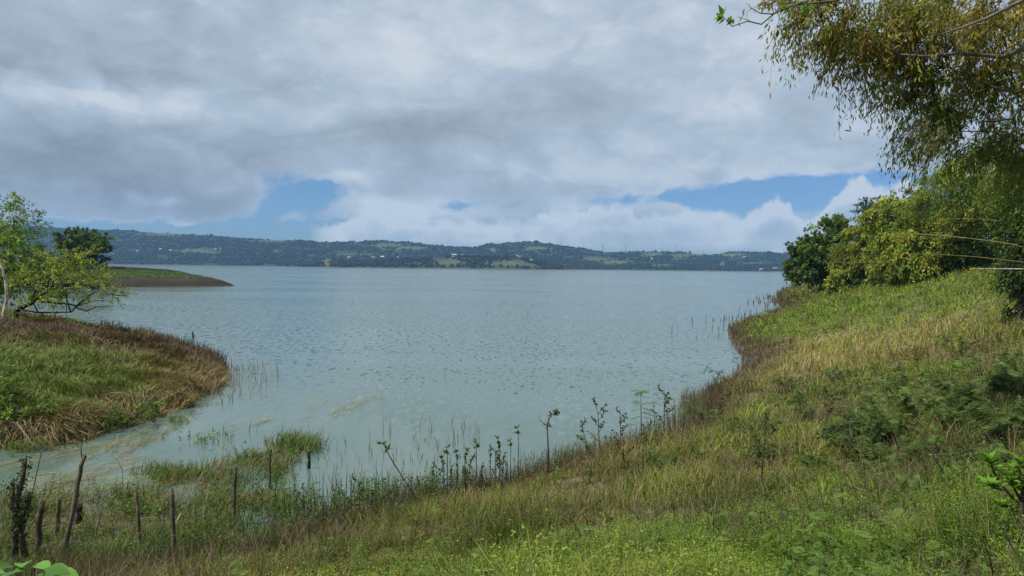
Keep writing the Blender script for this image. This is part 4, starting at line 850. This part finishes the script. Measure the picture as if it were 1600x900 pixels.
# tall weeds at the waterline: a few kinds built once, then copied
WG = 'tall weeds standing along the waterline'
def weed(kind):
    o = empty('tall_weed'); st, fo_ = MB(), MB(); H = 1.0
    if kind == 'stalk':        # upright, small leaves in tufts
        p_ = crook([(0, 0, -.08), (.01, 0, .35), (.03, .01, .7), (.05, 0, 1.0)], .015); st.tube(p_, [.011, .009, .007, .003], (.075, .055, .035), 5)
        z = rng.uniform(.38, 1.0, 44); P = np.stack([np.interp(z, p_[:, 2], p_[:, k]) for k in range(3)], 1); D = rng.normal(size=(44, 3)) + UPV * .5
        fo_.leaves(P, D, rng.normal(size=(44, 3)) + UPV, rng.uniform(.05, .10, 44), .035, np.array((.065, .10, .03)) * rng.uniform(.6, 1.4, (44, 1)))
    elif kind == 'branched':
        p_ = crook([(0, 0, -.08), (-.02, 0, .4), (.02, .02, .75), (0, 0, 1.0)], .015); st.tube(p_, [.012, .01, .007, .003], (.07, .05, .035), 5)
        for z0 in (.3, .45, .55, .65, .75, .85):
            a_ = rng.uniform(0, 6.28); q0 = np.array([np.interp(z0, p_[:, 2], p_[:, k]) for k in range(3)]); q1 = q0 + np.array((math.cos(a_) * .16, math.sin(a_) * .16, .17)); st.tube([q0, (q0 + q1) / 2 + UPV * -.01, q1], [.006, .005, .002], (.075, .055, .035), 4)
            t_ = rng.uniform(.3, 1, (11, 1)); fo_.leaves(q0 + (q1 - q0) * t_, rng.normal(size=(11, 3)) + UPV * .4, rng.normal(size=(11, 3)) + UPV, rng.uniform(.05, .09, 11), .034, np.array((.07, .105, .032)) * rng.uniform(.6, 1.4, (11, 1)))
    elif kind == 'feathery':   # bare stem with flat feathery leaves on top
        p_ = crook([(0, 0, -.08), (.03, 0, .35), (.02, .02, .7), (-.04, 0, .97)], .02); st.tube(p_, [.012, .010, .007, .004], (.07, .06, .035), 5)
        z = np.concatenate([rng.uniform(.5, .97, 9), [.97] * 5]); P = np.stack([np.interp(z, p_[:, 2], p_[:, k]) for k in range(3)], 1); n_ = len(z)
        fronds(fo_, P, rng.normal(size=(n_, 3)) * np.array((1, 1, .2)) + UPV * .1, rng.uniform(.16, .3, n_), np.tile(FERNL, (n_, 1)), 9, .3, .07, .3)
    elif kind == 'tuft':       # one long stem, leaves only at the very top
        p_ = crook([(0, 0, -.08), (.0, 0, .4), (.01, .0, .75), (0.02, 0, 1.0)], .008); st.tube(p_, [.010, .009, .007, .004], (.09, .07, .045), 5)
        D = rng.normal(size=(16, 3)) + UPV * .4; z = rng.uniform(.86, 1.0, 16); P = np.stack([np.interp(z, p_[:, 2], p_[:, k]) for k in range(3)], 1)
        fo_.leaves(P, D, rng.normal(size=(16, 3)) + UPV, rng.uniform(.06, .12, 16), .04, np.array((.09, .14, .035)) * rng.uniform(.7, 1.3, (16, 1)))
    else:                      # bent top
        p_ = np.array([(0, 0, -.08), (.0, 0, .45), (-.02, 0, .78), (.03, 0, .93), (.14, 0, 1.0)]); st.tube(p_, [.014, .012, .009, .006, .003], (.06, .045, .03), 6)
        st.tube([p_[2], p_[2] + np.array((-.10, .02, .06)), p_[2] + np.array((-.12, .02, .16))], [.006, .004, .002], (.06, .045, .03), 4)
        z = np.concatenate([rng.uniform(3.0, 4.0, 26), rng.uniform(1.9, 2.4, 10)]); i0 = np.minimum(z.astype(int), 3); f_ = (z - i0)[:, None]; P = p_[i0] * (1 - f_) + p_[i0 + 1] * f_
        fo_.leaves(P, rng.normal(size=(36, 3)) + DOWN * .3, rng.normal(size=(36, 3)) + UPV, rng.uniform(.05, .10, 36), .034, np.array((.065, .095, .03)) * rng.uniform(.6, 1.4, (36, 1)))
    st.build('stem', MAT_BARK, o, True); fo_.build('foliage', MAT_LEAF, o); return o
def copy_tree(o):
    c = o.copy(); col.objects.link(c)
    for ch in o.children:
        d = ch.copy(); d.parent = c; col.objects.link(d)
    return c
protos = {k: [weed(k), None] for k in ('stalk', 'branched', 'feathery', 'tuft', 'bent')}
def place(kind, base, H, label, lean=(0, 0), rz=None, wide=1.0):
    pr = protos[kind]
    if pr[1] is None: o = pr[0]; pr[1] = True
    else: o = copy_tree(pr[0])
    o.location = tuple(base); o.scale = (H * wide, H * wide, H); o.rotation_euler = (lean[1], lean[0], rng.uniform(0, 6.28) if rz is None else rz)
    tag(o, label, 'weed', WG); return o
SHV = np.array(main_px[::-1], float); SHV = SHV[np.argsort(SHV[:, 0])]; SHV = SHV[SHV[:, 0] < 1100]
def shore_v(u): return float(np.interp(u, SHV[:, 0], SHV[:, 1]))
def wplace(kind, u, dv, hpx, label, lean=0.0, **kw):
    b_ = hit(u, shore_v(u) + dv) if u < 1096 else hit(u, dv)
    return place(kind, b_, hpx * np.linalg.norm(b_[:2]) / FPX, label, (lean, 0), **kw)
wplace('tuft', 662, 4, 128, 'long leaning stem with a leaf tuft only at its tip over calm water', -.56, rz=0)
wplace('bent', 856, 8, 108, 'tallest single dark weed, its top bent right, at mid shoreline', 0, rz=0)
for (u, k, dv, h) in [(655, 'stalk', 2, 55), (664, 'stalk', 2, 40), (674, 'stalk', 3, 66), (680, 'branched', 3, 72), (691, 'stalk', 2, 76), (703, 'stalk', 3, 58), (712, 'stalk', 3, 80), (722, 'stalk', 4, 52), (733, 'branched', 2, 66), (743, 'tuft', 3, 86), (752, 'stalk', 3, 48), (764, 'stalk', 3, 66), (773, 'branched', 3, 70), (786, 'stalk', 4, 55), (797, 'tuft', 3, 72), (809, 'tuft', 3, 90), (699, 'tuft', 3, 90), (728, 'stalk', 2, 75), (780, 'stalk', 2, 80), (790, 'stalk', 3, 40)]:
    wplace(k, u, dv, h, 'thin weed in the row between the leaning stem and tall bent weed')
for (u, k, dv, h, lb) in [(884, 'feathery', 6, 34, 'low feathery weed just right of the tall bent weed'), (905, 'feathery', 4, 48, 'feathery weed on the waterline, second right of the tall bent weed'), (925, 'branched', 3, 70, 'many-branched dark weed leaning left at the shoreline'), (938, 'branched', 4, 92, 'tall branched weed with a thin leafless top, right of the one leaning left'), (968, 'branched', 3, 70, 'branched weed with arching twigs left of the high feathery weed'),
                          (985, 'feathery', 3, 40, 'small feathery weed under the arching twigs'), (1002, 'feathery', 4, 90, 'high feathery weed with its top spread far to the left'), (1022, 'feathery', 5, 66, 'wide feathery weed in the cluster before the notch in the shore'), (1036, 'branched', 4, 84, 'dark upright weed in the middle of the cluster before the shore notch'), (1052, 'feathery', 5, 60, 'feathery weed at the right of the cluster before the shore notch'), (1068, 'feathery', 5, 50, 'last feathery weed on the shore below the notch')]:
    wplace(k, u, dv, h, lb, -.35 if 'leaning left' in lb else 0)
wplace('feathery', 1146, 604, 52, 'feathery branch leaning out left over the water above the shore notch', -.9, rz=0); wplace('feathery', 1152, 598, 40, 'short feathery weed upright beside the branch leaning out over the water'); wplace('branched', 1122, 620, 40, 'dark twiggy weed on the corner of the shore notch')
for (u, v, k, h) in [(430, 800, 'branched', 60), (445, 815, 'feathery', 66), (462, 825, 'stalk', 50), (476, 832, 'branched', 72), (492, 822, 'feathery', 70), (505, 838, 'stalk', 52), (520, 838, 'stalk', 60), (536, 836, 'branched', 68), (548, 830, 'stalk', 50), (560, 828, 'branched', 86), (566, 824, 'feathery', 66), (580, 822, 'stalk', 56), (594, 816, 'stalk', 42), (606, 812, 'stalk', 50), (410, 808, 'branched', 62), (452, 790, 'feathery', 50), (394, 815, 'branched', 56)]:
    b_ = hit(u, v); place(k, b_, h * np.linalg.norm(b_[:2]) / FPX, 'leafy weed in the fringe between the fence posts and the leaning stem')
for u, v, h in [(519, 770, 46), (527, 762, 36), (541, 765, 42), (553, 766, 38), (566, 768, 44), (548, 770, 30), (501, 700, 24), (507, 706, 22)]:
    b_ = on_z(u, v, -.05); o = stick('thin dark stalk standing in the calm water off the fringe of weeds', [(u, v + 3), (u + rng.normal() * 2, v - h * .5), (u + rng.normal() * 3, v - h)], .012, (.07, .055, .04), b_[1], 'water_stalk', 'stalk'); o['group'] = 'bare stalks standing in the water'
for i_, (u, v, h) in enumerate([(975, 760, 85), (1010, 730, 70), (1130, 690, 75), (1190, 770, 120), (1290, 690, 80), (1090, 750, 60)]):
    b_ = hit(u, v); place('branched', b_, h * np.linalg.norm(b_[:2]) / FPX, ['dark thin weed standing in the turf below the shoreline cluster', 'second dark weed in the turf, nearer the cluster before the notch', 'thin leaning weed on the brown turf below the shore notch', 'tall thin weed in the middle of the bank near its lower edge', 'twiggy weed at the left edge of the feathery thicket', 'short dark weed in the brown turf right of centre'][i_])

# ------------------------------------------------------------------ ground cover
def scatter(n, a0, a1, r0_, r1_):
    a = np.radians(rng.uniform(a0, a1, n)); r = np.exp(rng.uniform(math.log(r0_), math.log(r1_), n)); return r * np.sin(a), r * np.cos(a), r
def vary(c, n, s=.3): return np.tile(c, (n, 1)) * rng.uniform(1 - s, 1 + s, (n, 1)) * (1 + rng.normal(size=(n, 3)) * .06)
gm, dmB, wm_ = MB(), MB(), MB()
X, Yy, r_ = scatter(620000, -36, 46, 3.0, 240)
h_, dm, ds, dp = terrain(X, Yy, True); k_ = (dm > .1) & (h_ > .03) & ((fbm(X * 1.4 + 90, Yy * 1.4, 3) > -.17) | (rng.random(len(X)) < .25) | (r_ > 45)); X, Yy, r_, h_, dm, ds, dp = (q[k_] for q in (X, Yy, r_, h_, dm, ds, dp))
g_, dry_, sh_, lu_ = zones(X, Yy, dm, ds, dp); n_ = len(X); P = np.stack([X, Yy, h_ - .02], 1); q = rng.random(n_)
isdry = q > np.clip(.52 + .6 * g_ - .55 * sh_, .10, .95)
hs = np.exp(fbm(X * .7 + 5, Yy * .7, 3) * 2.6)
scale = 1 + r_ / 90
Hg = rng.uniform(.10, .30, n_) * hs * scale * np.where(lu_ > .4, .8, 1); Wg = np.maximum(.009, .00125 * r_) * rng.uniform(.7, 1.3, n_)
patchy = np.clip(.5 + fbm(X * .25, Yy * .25, 3) * 1.6, 0, 1)[:, None]
cg = vary(GREEN, n_) * (1 - patchy) + vary(YGREEN, n_) * patchy; cg = cg * (1 - .6 * lu_[:, None]) + vary(np.array((.165, .265, .032)), n_) * .6 * lu_[:, None] 
cg = cg * np.exp(fbm(X * 1.3 + 60, Yy * 1.3, 4) * 2.2 + .08)[:, None]; cg = np.minimum(cg, np.array((.24, .32, .06)))
cd = mix(vary(BROWN * 1.15, n_, .35), vary(TAN * .95, n_), np.clip(dry_ * .85 + rng.random(n_) * .45 - .5 * sh_, 0, 1)); cd = mix(cd, vary(np.array((.105, .08, .05)), n_), np.clip(sh_ * 1.2, 0, 1) * .8)
a_ = ~isdry & (rng.random(n_) < .55)
bend = Hg * rng.uniform(.15, .9, n_); D = np.concatenate([rng.normal(size=(n_, 2)), np.zeros((n_, 1))], 1)
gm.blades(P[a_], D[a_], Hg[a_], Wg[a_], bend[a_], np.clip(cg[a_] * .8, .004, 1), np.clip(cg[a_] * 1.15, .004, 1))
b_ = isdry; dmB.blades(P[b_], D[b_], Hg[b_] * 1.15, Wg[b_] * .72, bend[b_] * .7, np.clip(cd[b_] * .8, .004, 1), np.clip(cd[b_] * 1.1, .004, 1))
c_ = ~a_ & ~isdry; m_ = c_.sum()
for rep in range(4):   # small-leaved weeds: leaflets at all heights
    Pl = P[c_] + np.stack([rng.normal(size=m_) * .05, rng.normal(size=m_) * .05, .04 + Hg[c_] * rng.uniform(.3, 1.1, m_)], 1)
    Ll = np.maximum(.028, .0021 * r_[c_]) * rng.uniform(.6, 1.3, m_)
    wm_.leaves(Pl, rng.normal(size=(m_, 3)) * np.array((1, 1, .4)), UPV + rng.normal(size=(m_, 3)) * .55, Ll, Ll * .5, np.clip(cg[c_] * rng.uniform(.55, 1.3, (m_, 1)), .004, 1))
# thin upright dead stems
X, Yy, r_ = scatter(72000, -36, 46, 5, 90); h_, dm, ds, dp = terrain(X, Yy, True); g_, dry_, sh_, lu_ = zones(X, Yy, dm, ds, dp)
k_ = (dm > .05) & (rng.random(len(X)) > lu_ * .8) & (fbm(X * .4, Yy * .4, 3) > -.12); m_ = k_.sum(); P = np.stack([X, Yy, h_], 1)[k_]
H_ = rng.uniform(.18, .6, m_) * np.clip(1 + fbm(X[k_] * .5, Yy[k_] * .5, 3) * 2, .4, 1.7); dmB.blades(P, rng.normal(size=(m_, 3)) * np.array((1, 1, 0)), H_, np.maximum(.006, .0008 * r_[k_]), H_ * rng.uniform(.02, .9, m_), vary(BROWN * .7, m_, .5), vary(np.array((.20, .16, .105)), m_, .6))
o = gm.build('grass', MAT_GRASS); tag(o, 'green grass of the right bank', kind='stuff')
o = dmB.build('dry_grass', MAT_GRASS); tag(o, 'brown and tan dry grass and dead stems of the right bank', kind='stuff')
o = wm_.build('ground_weeds', MAT_LEAF); tag(o, 'small-leaved creeping weeds in the turf of the right bank', kind='stuff')

# left spit: long matted grass, green and dead
sg = MB(); X, Yy, r_ = scatter(210000, -50, -15, 22, 90); h_, dm, ds, dp = terrain(X, Yy, True); k_ = (ds > -.35) & (dm < 0) & (h_ > -.08)
X, Yy, r_, h_, ds, dp, dm = (q[k_] for q in (X, Yy, r_, h_, ds, dp, dm)); g_, dry_, sh_, lu_ = zones(X, Yy, dm, ds, dp); n_ = len(X)
green = rng.random(n_) < g_ * .9 * (1 - .85 * np.clip(1.6 * np.exp(-((X + 23.5) / 9) ** 2 - ((Yy - 46.5) / 6.5) ** 2), 0, 1)); mat_ = np.clip(.5 + fbm(X * .5, Yy * .5, 3) * 2.0, 0, 1)
dirn = np.stack([np.cos(fbm(X * .3, Yy * .3, 2) * 9), np.sin(fbm(X * .3, Yy * .3, 2) * 9), np.zeros(n_)], 1) + rng.normal(size=(n_, 3)) * np.array((.6, .6, 0))
H_ = rng.uniform(.2, .5, n_) * (.6 + .8 * mat_) * np.exp(fbm(X * 1.0 + 70, Yy * 1.0, 3) * 1.8); L_ = H_ * rng.uniform(.4, 1.5, n_)
backdark = np.clip(np.exp(-((X + 23.5) / 10) ** 2 - ((Yy - 46) / 7) ** 2) * 1.9 + fbm(X * .4, Yy * .4, 3) * 1.2 - .1, 0, 1)[:, None]
cdry = vary(TAN * .62, n_, .5) * (1 - backdark) + vary(np.array((.10, .066, .04)), n_, .35) * backdark
cgr = vary(np.array((.075, .135, .025)), n_, .4) * .6 + vary(YGREEN, n_) * .4
cc = np.where(green[:, None], cgr, cdry)
sg.blades(np.stack([X, Yy, h_ - .03], 1), dirn, H_, np.maximum(.012, .0011 * r_) * rng.uniform(.7, 1.3, n_), L_, np.clip(cc * .75, .003, 1), np.clip(cc * 1.1, .003, 1))
o = sg.build('matted_grass', MAT_GRASS); tag(o, 'long matted green and straw-coloured grass on the left spit', kind='stuff')
# dark seed-head stems along the spit's ridge and tip, reeds off the right bank: thin reeds in and by the water
rd = MB()
def reeds(n, fn, h0, h1, c, w=.0009, bendf=.3):
    X, Yy = fn(n); h_ = terrain(X, Yy); z = np.maximum(h_, -.25); m_ = len(X); r_ = np.hypot(X, Yy); H_ = rng.uniform(h0, h1, m_) + np.maximum(-h_, 0) * .6
    rd.blades(np.stack([X, Yy, z], 1), rng.normal(size=(m_, 3)) * np.array((1, 1, 0)), H_, np.maximum(.008, w * r_), H_ * rng.uniform(.05, bendf, m_), vary(c, m_, .4), vary(c * 1.15, m_, .4))
def near_poly(poly, lo, hi, bx):
    def fn(n):
        X = rng.uniform(bx[0], bx[1], n * 30); Yy = rng.uniform(bx[2], bx[3], n * 30); d = sdf(poly, X, Yy); dd = fbm(X * .5, Yy * .5, 3); k_ = (d > lo) & (d < hi) & (dd > -.1) & (rng.random(n * 30) < np.exp(-np.abs(d) * .6)); return X[k_][:n], Yy[k_][:n]
    return fn
reeds(900, near_poly(SPIT, -.8, 1.2, (-34, -16, 42, 66)), .5, 1.05, np.array((.085, .065, .04)))
reeds(420, near_poly(SPIT, -3.2, .5, (-18, -12, 32, 46)), .25, .7, np.array((.20, .16, .10)), .0007, .8)
reeds(320, near_poly(MAIN, -7, .6, (14, 60, 66, 180)), .3, .95, np.array((.11, .085, .055)))
reeds(1300, near_poly(MAIN, -1.0, .8, (-3, 9, 17.5, 36)), .3, .85, np.array((.12, .095, .06)), .0007)
reeds(700, near_poly(MAIN, -.6, .9, (-8, 22, 15, 75)), .25, .7, np.array((.11, .08, .05)))
reeds(1900, near_poly(MAIN, -2.6, .6, (-9, -1.5, 13.5, 21)), .35, .8, np.array((.095, .075, .045)))
reeds(260, near_poly(MAIN, -9, -2, (-10, -1, 18, 30)), .1, .3, np.array((.13, .12, .07)))
o = rd.build('reeds', MAT_GRASS); tag(o, 'thin brown reeds and dead stems standing in the shallows', kind='stuff')

# leafy fringe plants standing thick in the shallows, and broad-leaved rosettes and dead twigs in the turf
lw, sw = MB(), MB()
def leafy(X, Yy, H_, k, L, c, tilt=.12):
    n = len(X); z0 = np.maximum(terrain(X, Yy), -.1); ax = unit(np.stack([rng.normal(size=n) * tilt, rng.normal(size=n) * tilt, np.ones(n)], 1)); B = np.stack([X, Yy, z0], 1)
    sw.blades(B, ax * np.array((1, 1, 0)) + 1e-4, H_, .011, H_ * .12, vary(BROWN * .7, n), vary(OLIVE * .7, n))
    t = rng.uniform(.3, 1.0, (n, k, 1)); pos = B[:, None] + ax[:, None] * H_[:, None, None] * t + rng.normal(size=(n, k, 3)) * .02
    D = rng.normal(size=(n, k, 3)) + UPV * .35; lw.leaves(pos.reshape(-1, 3), D.reshape(-1, 3), UPV + rng.normal(size=(n * k, 3)) * .6, rng.uniform(.6, 1.3, n * k) * L, L * .42, np.repeat(vary(c, n, .45), k, 0))
X, Yy = near_poly(MAIN, -2.2, 1.0, (-8, -1.0, 14, 21))(520); leafy(X, Yy, rng.uniform(.35, .95, len(X)), 16, .075, np.array((.075, .125, .03)))
X, Yy = near_poly(MAIN, -.5, .8, (-2.5, 8, 18, 34))(330); leafy(X, Yy, rng.uniform(.25, .75, len(X)), 13, .07, np.array((.08, .125, .032)))
for (u, v, su, sv, n) in [(195, 795, 34, 22, 130), (240, 800, 26, 18, 90), (345, 785, 30, 24, 120), (265, 745, 28, 9, 60), (410, 722, 40, 10, 80), (460, 702, 30, 10, 80), (430, 745, 18, 14, 60), (120, 850, 110, 40, 260), (300, 845, 60, 24, 120), (275, 660, 12, 4, 20), (30, 705, 40, 8, 60), (420, 790, 40, 22, 90), (90, 780, 80, 10, 70), (330, 690, 50, 8, 30)]:
    uu, vv = u + rng.normal(size=n) * su * .6, v + rng.normal(size=n) * sv * .6; p_ = np.array([on_z(a_, b_) for a_, b_ in zip(uu, vv)]); leafy(p_[:, 0], p_[:, 1], rng.uniform(.15, .5, n), 12, .075, np.array((.10, .165, .03)), .3)
X, Yy, r_ = scatter(2600, -30, 44, 4.5, 40); h_, dm, ds, dp = terrain(X, Yy, True); k_ = (dm > 1.5) & (fbm(X * .6 + 80, Yy * .6, 3) > .02); B = np.stack([X, Yy, h_], 1)[k_]; n_ = len(B); kk = 8
pos = np.repeat(B, kk, 0) + rng.normal(size=(n_ * kk, 3)) * .03 + UPV * rng.uniform(.05, .28, (n_ * kk, 1)); lw.leaves(pos, rng.normal(size=(n_ * kk, 3)) * np.array((1, 1, .3)) + UPV * .2, UPV + rng.normal(size=(n_ * kk, 3)) * .35, rng.uniform(.04, .085, n_ * kk), .038, np.repeat(vary(np.array((.06, .115, .022)), n_, .5), kk, 0))
X, Yy, r_ = scatter(2600, -30, 44, 5, 45); h_, dm, ds, dp = terrain(X, Yy, True); k_ = (dm > .3) & (fbm(X * .4, Yy * .4, 3) > -.06)
for x_, y_, z_ in zip(X[k_], Yy[k_], h_[k_]):
    l_ = rng.uniform(.3, .9); d_ = unit(np.array((rng.normal(), rng.normal(), rng.uniform(.5, 2.2)))[None])[0]; b0 = np.array((x_, y_, z_ - .02)); p_ = np.array([b0, b0 + d_ * l_ * .5 + rng.normal(size=3) * .03, b0 + d_ * l_ + rng.normal(size=3) * .06])
    sw.tube(p_, [.006, .005, .002], np.array((.07, .055, .04)) * rng.uniform(.5, 2.2), 3, False)
    if rng.random() < .5: sw.tube([p_[1], p_[1] + (p_[2] - p_[1]) * .5 + rng.normal(size=3) * .09], [.004, .0015], np.array((.07, .055, .04)), 3, False)
o = lw.build('undergrowth_leaves', MAT_LEAF); tag(o, 'mixed small leafy plants in the turf, marsh and shallows', kind='stuff')
o = sw.build('dead_stems', MAT_GRASS); tag(o, 'dead twigs and stems lying and standing in the turf and marsh', kind='stuff')

# flooded marsh in front of the spit: tufts, mats of fallen straw
mg = MB(); X, Yy, r_ = scatter(150000, -44, -4, 12, 30); h_, dm, ds, dp = terrain(X, Yy, True); mw = marsh_w(X, Yy)
pu = X / Yy * FPX + 800; pv = hor(pu) + EYE / Yy * FPX       # image bearing of the spot, to follow the mapped reed beds
def pf(u, v, su, sv): return np.exp(-((pu - u) / su) ** 2 - ((pv - v) / sv) ** 2)
bed = pf(80, 880, 150, 60) + pf(200, 850, 110, 50) + pf(330, 880, 80, 40) + .9 * pf(195, 795, 36, 22) + .7 * pf(265, 745, 34, 12) + .8 * pf(345, 785, 36, 28) + .6 * pf(240, 800, 26, 20) + .7 * pf(410, 725, 44, 12) + .7 * pf(460, 700, 36, 13) + .45 * pf(330, 745, 60, 12) + .6 * pf(20, 800, 60, 16) + .55 * pf(300, 830, 60, 24) + .7 * pf(40, 700, 60, 8) + .5 * pf(435, 735, 20, 14) + .5 * pf(275, 660, 14, 5) + .6 * pf(420, 800, 50, 20)
bed = bed - .9 * pf(395, 815, 26, 22) - .6 * pf(350, 850, 50, 12) - .5 * pf(280, 860, 30, 12)
bed = bed * 1.5 + .25 * pf(150, 830, 260, 60) + fbm(X * 1.5, Yy * 1.5, 3) * .55
k_ = (dm < .8) & (ds < -.2) & (h_ > -1.6) & (rng.random(len(X)) < np.clip(bed - .12, 0, 1) * .9); X, Yy, r_, h_ = X[k_], Yy[k_], r_[k_], h_[k_]; n_ = len(X)
gfr = np.clip(.5 + fbm(X * .8 + 31, Yy * .8, 3) * 2.4, 0, 1); isg = rng.random(n_) < gfr * .75 + .1; hn = rng.uniform(.14, .46, n_) * (.5 + gfr)
cc = np.where(isg[:, None], vary(np.array((.085, .15, .03)), n_, .4), vary(np.array((.20, .155, .085)), n_, .45))
mg.blades(np.stack([X, Yy, np.maximum(h_, -.04) - .02], 1), rng.normal(size=(n_, 3)) * np.array((1, 1, 0)) + np.array((.5, .5, 0)), hn, np.maximum(.008, .0009 * r_), hn * rng.uniform(.1, 1.1, n_), np.clip(cc * .75, .003, 1), np.clip(cc * 1.1, .003, 1))
o = mg.build('marsh_grass', MAT_GRASS); tag(o, 'flooded marsh grass around the fence posts', kind='stuff')
fs = MB()
def straw(u0, v0, u1, v1, wpx, n, c, L=(.3, .9), lift=.07, sp=.24):
    n = int(n * .7) + 1; wpx = wpx * 1.25
    t = rng.random(n); u = u0 + (u1 - u0) * t + rng.normal(size=n) * wpx * .3; v = v0 + (v1 - v0) * t + rng.normal(size=n) * wpx * .45
    a_, b_ = on_z(u0, v0), on_z(u1, v1); d_ = unit((b_ - a_)[None])[0]
    P = np.array([on_z(uu, vv, .015) for uu, vv in zip(u, v)]); P[:, 2] += rng.random(n) * lift
    D = unit(d_ + rng.normal(size=(n, 3)) * sp * np.array((1, 1, .12))); L_ = rng.uniform(L[0], L[1], n)
    fs.leaves(P - D * L_[:, None] / 2, D, UPV + rng.normal(size=(n, 3)) * .25, L_ * 1.3 * rng.uniform(.5, 1.5, n), rng.uniform(.008, .02, n), np.where(rng.random((n, 1)) < .2, vary(np.array((.16, .19, .07)), n, .4), vary(c * .95, n, .5)), .0)
TN, OR, PG = np.array((.32, .26, .13)), np.array((.25, .175, .075)), np.array((.25, .27, .12))
for a_ in [(185, 712, 292, 658, 7, 260, OR), (120, 722, 240, 672, 8, 200, TN), (40, 770, 235, 712, 16, 420, TN), (60, 790, 260, 735, 16, 300, PG * 1.1), (0, 735, 120, 705, 10, 150, TN), (215, 765, 345, 725, 8, 220, OR), (330, 735, 480, 692, 12, 300, OR * .8), (220, 792, 360, 745, 12, 240, OR * .9), (345, 785, 412, 778, 7, 260, OR * 1.05), (400, 770, 440, 792, 8, 120, OR * .8),
           (500, 655, 560, 628, 7, 80, TN * 1.1), (520, 648, 605, 618, 8, 110, PG * 1.2), (560, 630, 600, 610, 4, 40, PG * 1.2), (390, 666, 422, 655, 3, 60, TN * 1.1), (300, 695, 372, 662, 6, 70, PG * 1.2), (480, 640, 515, 622, 4, 24, TN * 1.2), (520, 590, 545, 580, 4, 16, TN * 1.2), (0, 800, 140, 770, 14, 240, TN * .9), (30, 830, 260, 800, 20, 300, OR * .8), (100, 700, 230, 690, 6, 80, TN), (20, 760, 190, 735, 18, 200, TN * 1.1), (470, 656, 482, 654, 1, 8, BROWN)]:
    straw(*a_)
# tangled dead straw hanging over the near edge of the spit
for (u0, v0, u1, v1, w_, n) in [(0, 672, 140, 664, 16, 420), (20, 690, 110, 680, 10, 220), (270, 612, 340, 590, 14, 260), (130, 640, 200, 625, 12, 160)]:
    t = rng.random(n); P = np.array([hit(u0 + (u1 - u0) * q + rng.normal() * 8, v0 + (v1 - v0) * q + rng.normal() * w_ * .5) for q in t]); P[:, 2] += rng.uniform(.05, .4, n)
    D = unit(rng.normal(size=(n, 3)) * np.array((.9, .6, .3)) + np.array((.3, -.5, -.35))); fs.leaves(P, D, UPV + rng.normal(size=(n, 3)) * .5, rng.uniform(.4, 1.1, n), .024, vary(TN * .62, n, .5), .25)
o = fs.build('floating_straw', MAT_GRASS); tag(o, 'mats of fallen tan straw lying on the water and over the edge of the spit', kind='stuff')
# leafy bush on the spit
b_ = hit(30, 665); tree('leafy_bush', 'dark green ragged leafy bush at the near left side of the spit', 'bush', b_, [(30, 635, b_[1] + .5, 46, 24), (-10, 610, b_[1] + 1, 40, 30), (60, 645, b_[1] + .3, 24, 14), (10, 655, b_[1], 40, 14)], r0=.05, n=420, k=14, ln=.3, L=.10, W=.055, cols=(LEAFG * .8, DARKG * 1.3, LEAFG), droop=.4, sub=6)
b_ = hit(160, 668); tree('leafy_bush', 'low green leafy patch on the spit\'s edge above the water', 'bush', b_, [(160, 655, b_[1], 34, 10), (200, 648, b_[1] + .6, 30, 9), (240, 632, b_[1] + 2, 20, 10)], r0=.03, n=200, k=13, ln=.26, L=.09, W=.045, cols=(LEAFG, DARKG * 1.4), droop=.4, sub=5)
# short turf of the far peninsula
pg = MB(); X, Yy, r_ = scatter(150000, -48, -17, 150, 270); h_, dm, ds, dp = terrain(X, Yy, True); k_ = (dp > 5.5) & (dm < 0); n_ = k_.sum(); H_ = rng.uniform(.15, .42, n_); c_ = vary(np.array((.05, .072, .018)), n_, .4)
pg.blades(np.stack([X, Yy, h_], 1)[k_], rng.normal(size=(n_, 3)) * np.array((1, 1, 0)), H_, .13, H_ * .9, c_ * .8, c_ * 1.1)
o = pg.build('peninsula_turf', MAT_GRASS); tag(o, 'short grass on top of the far peninsula', kind='stuff')
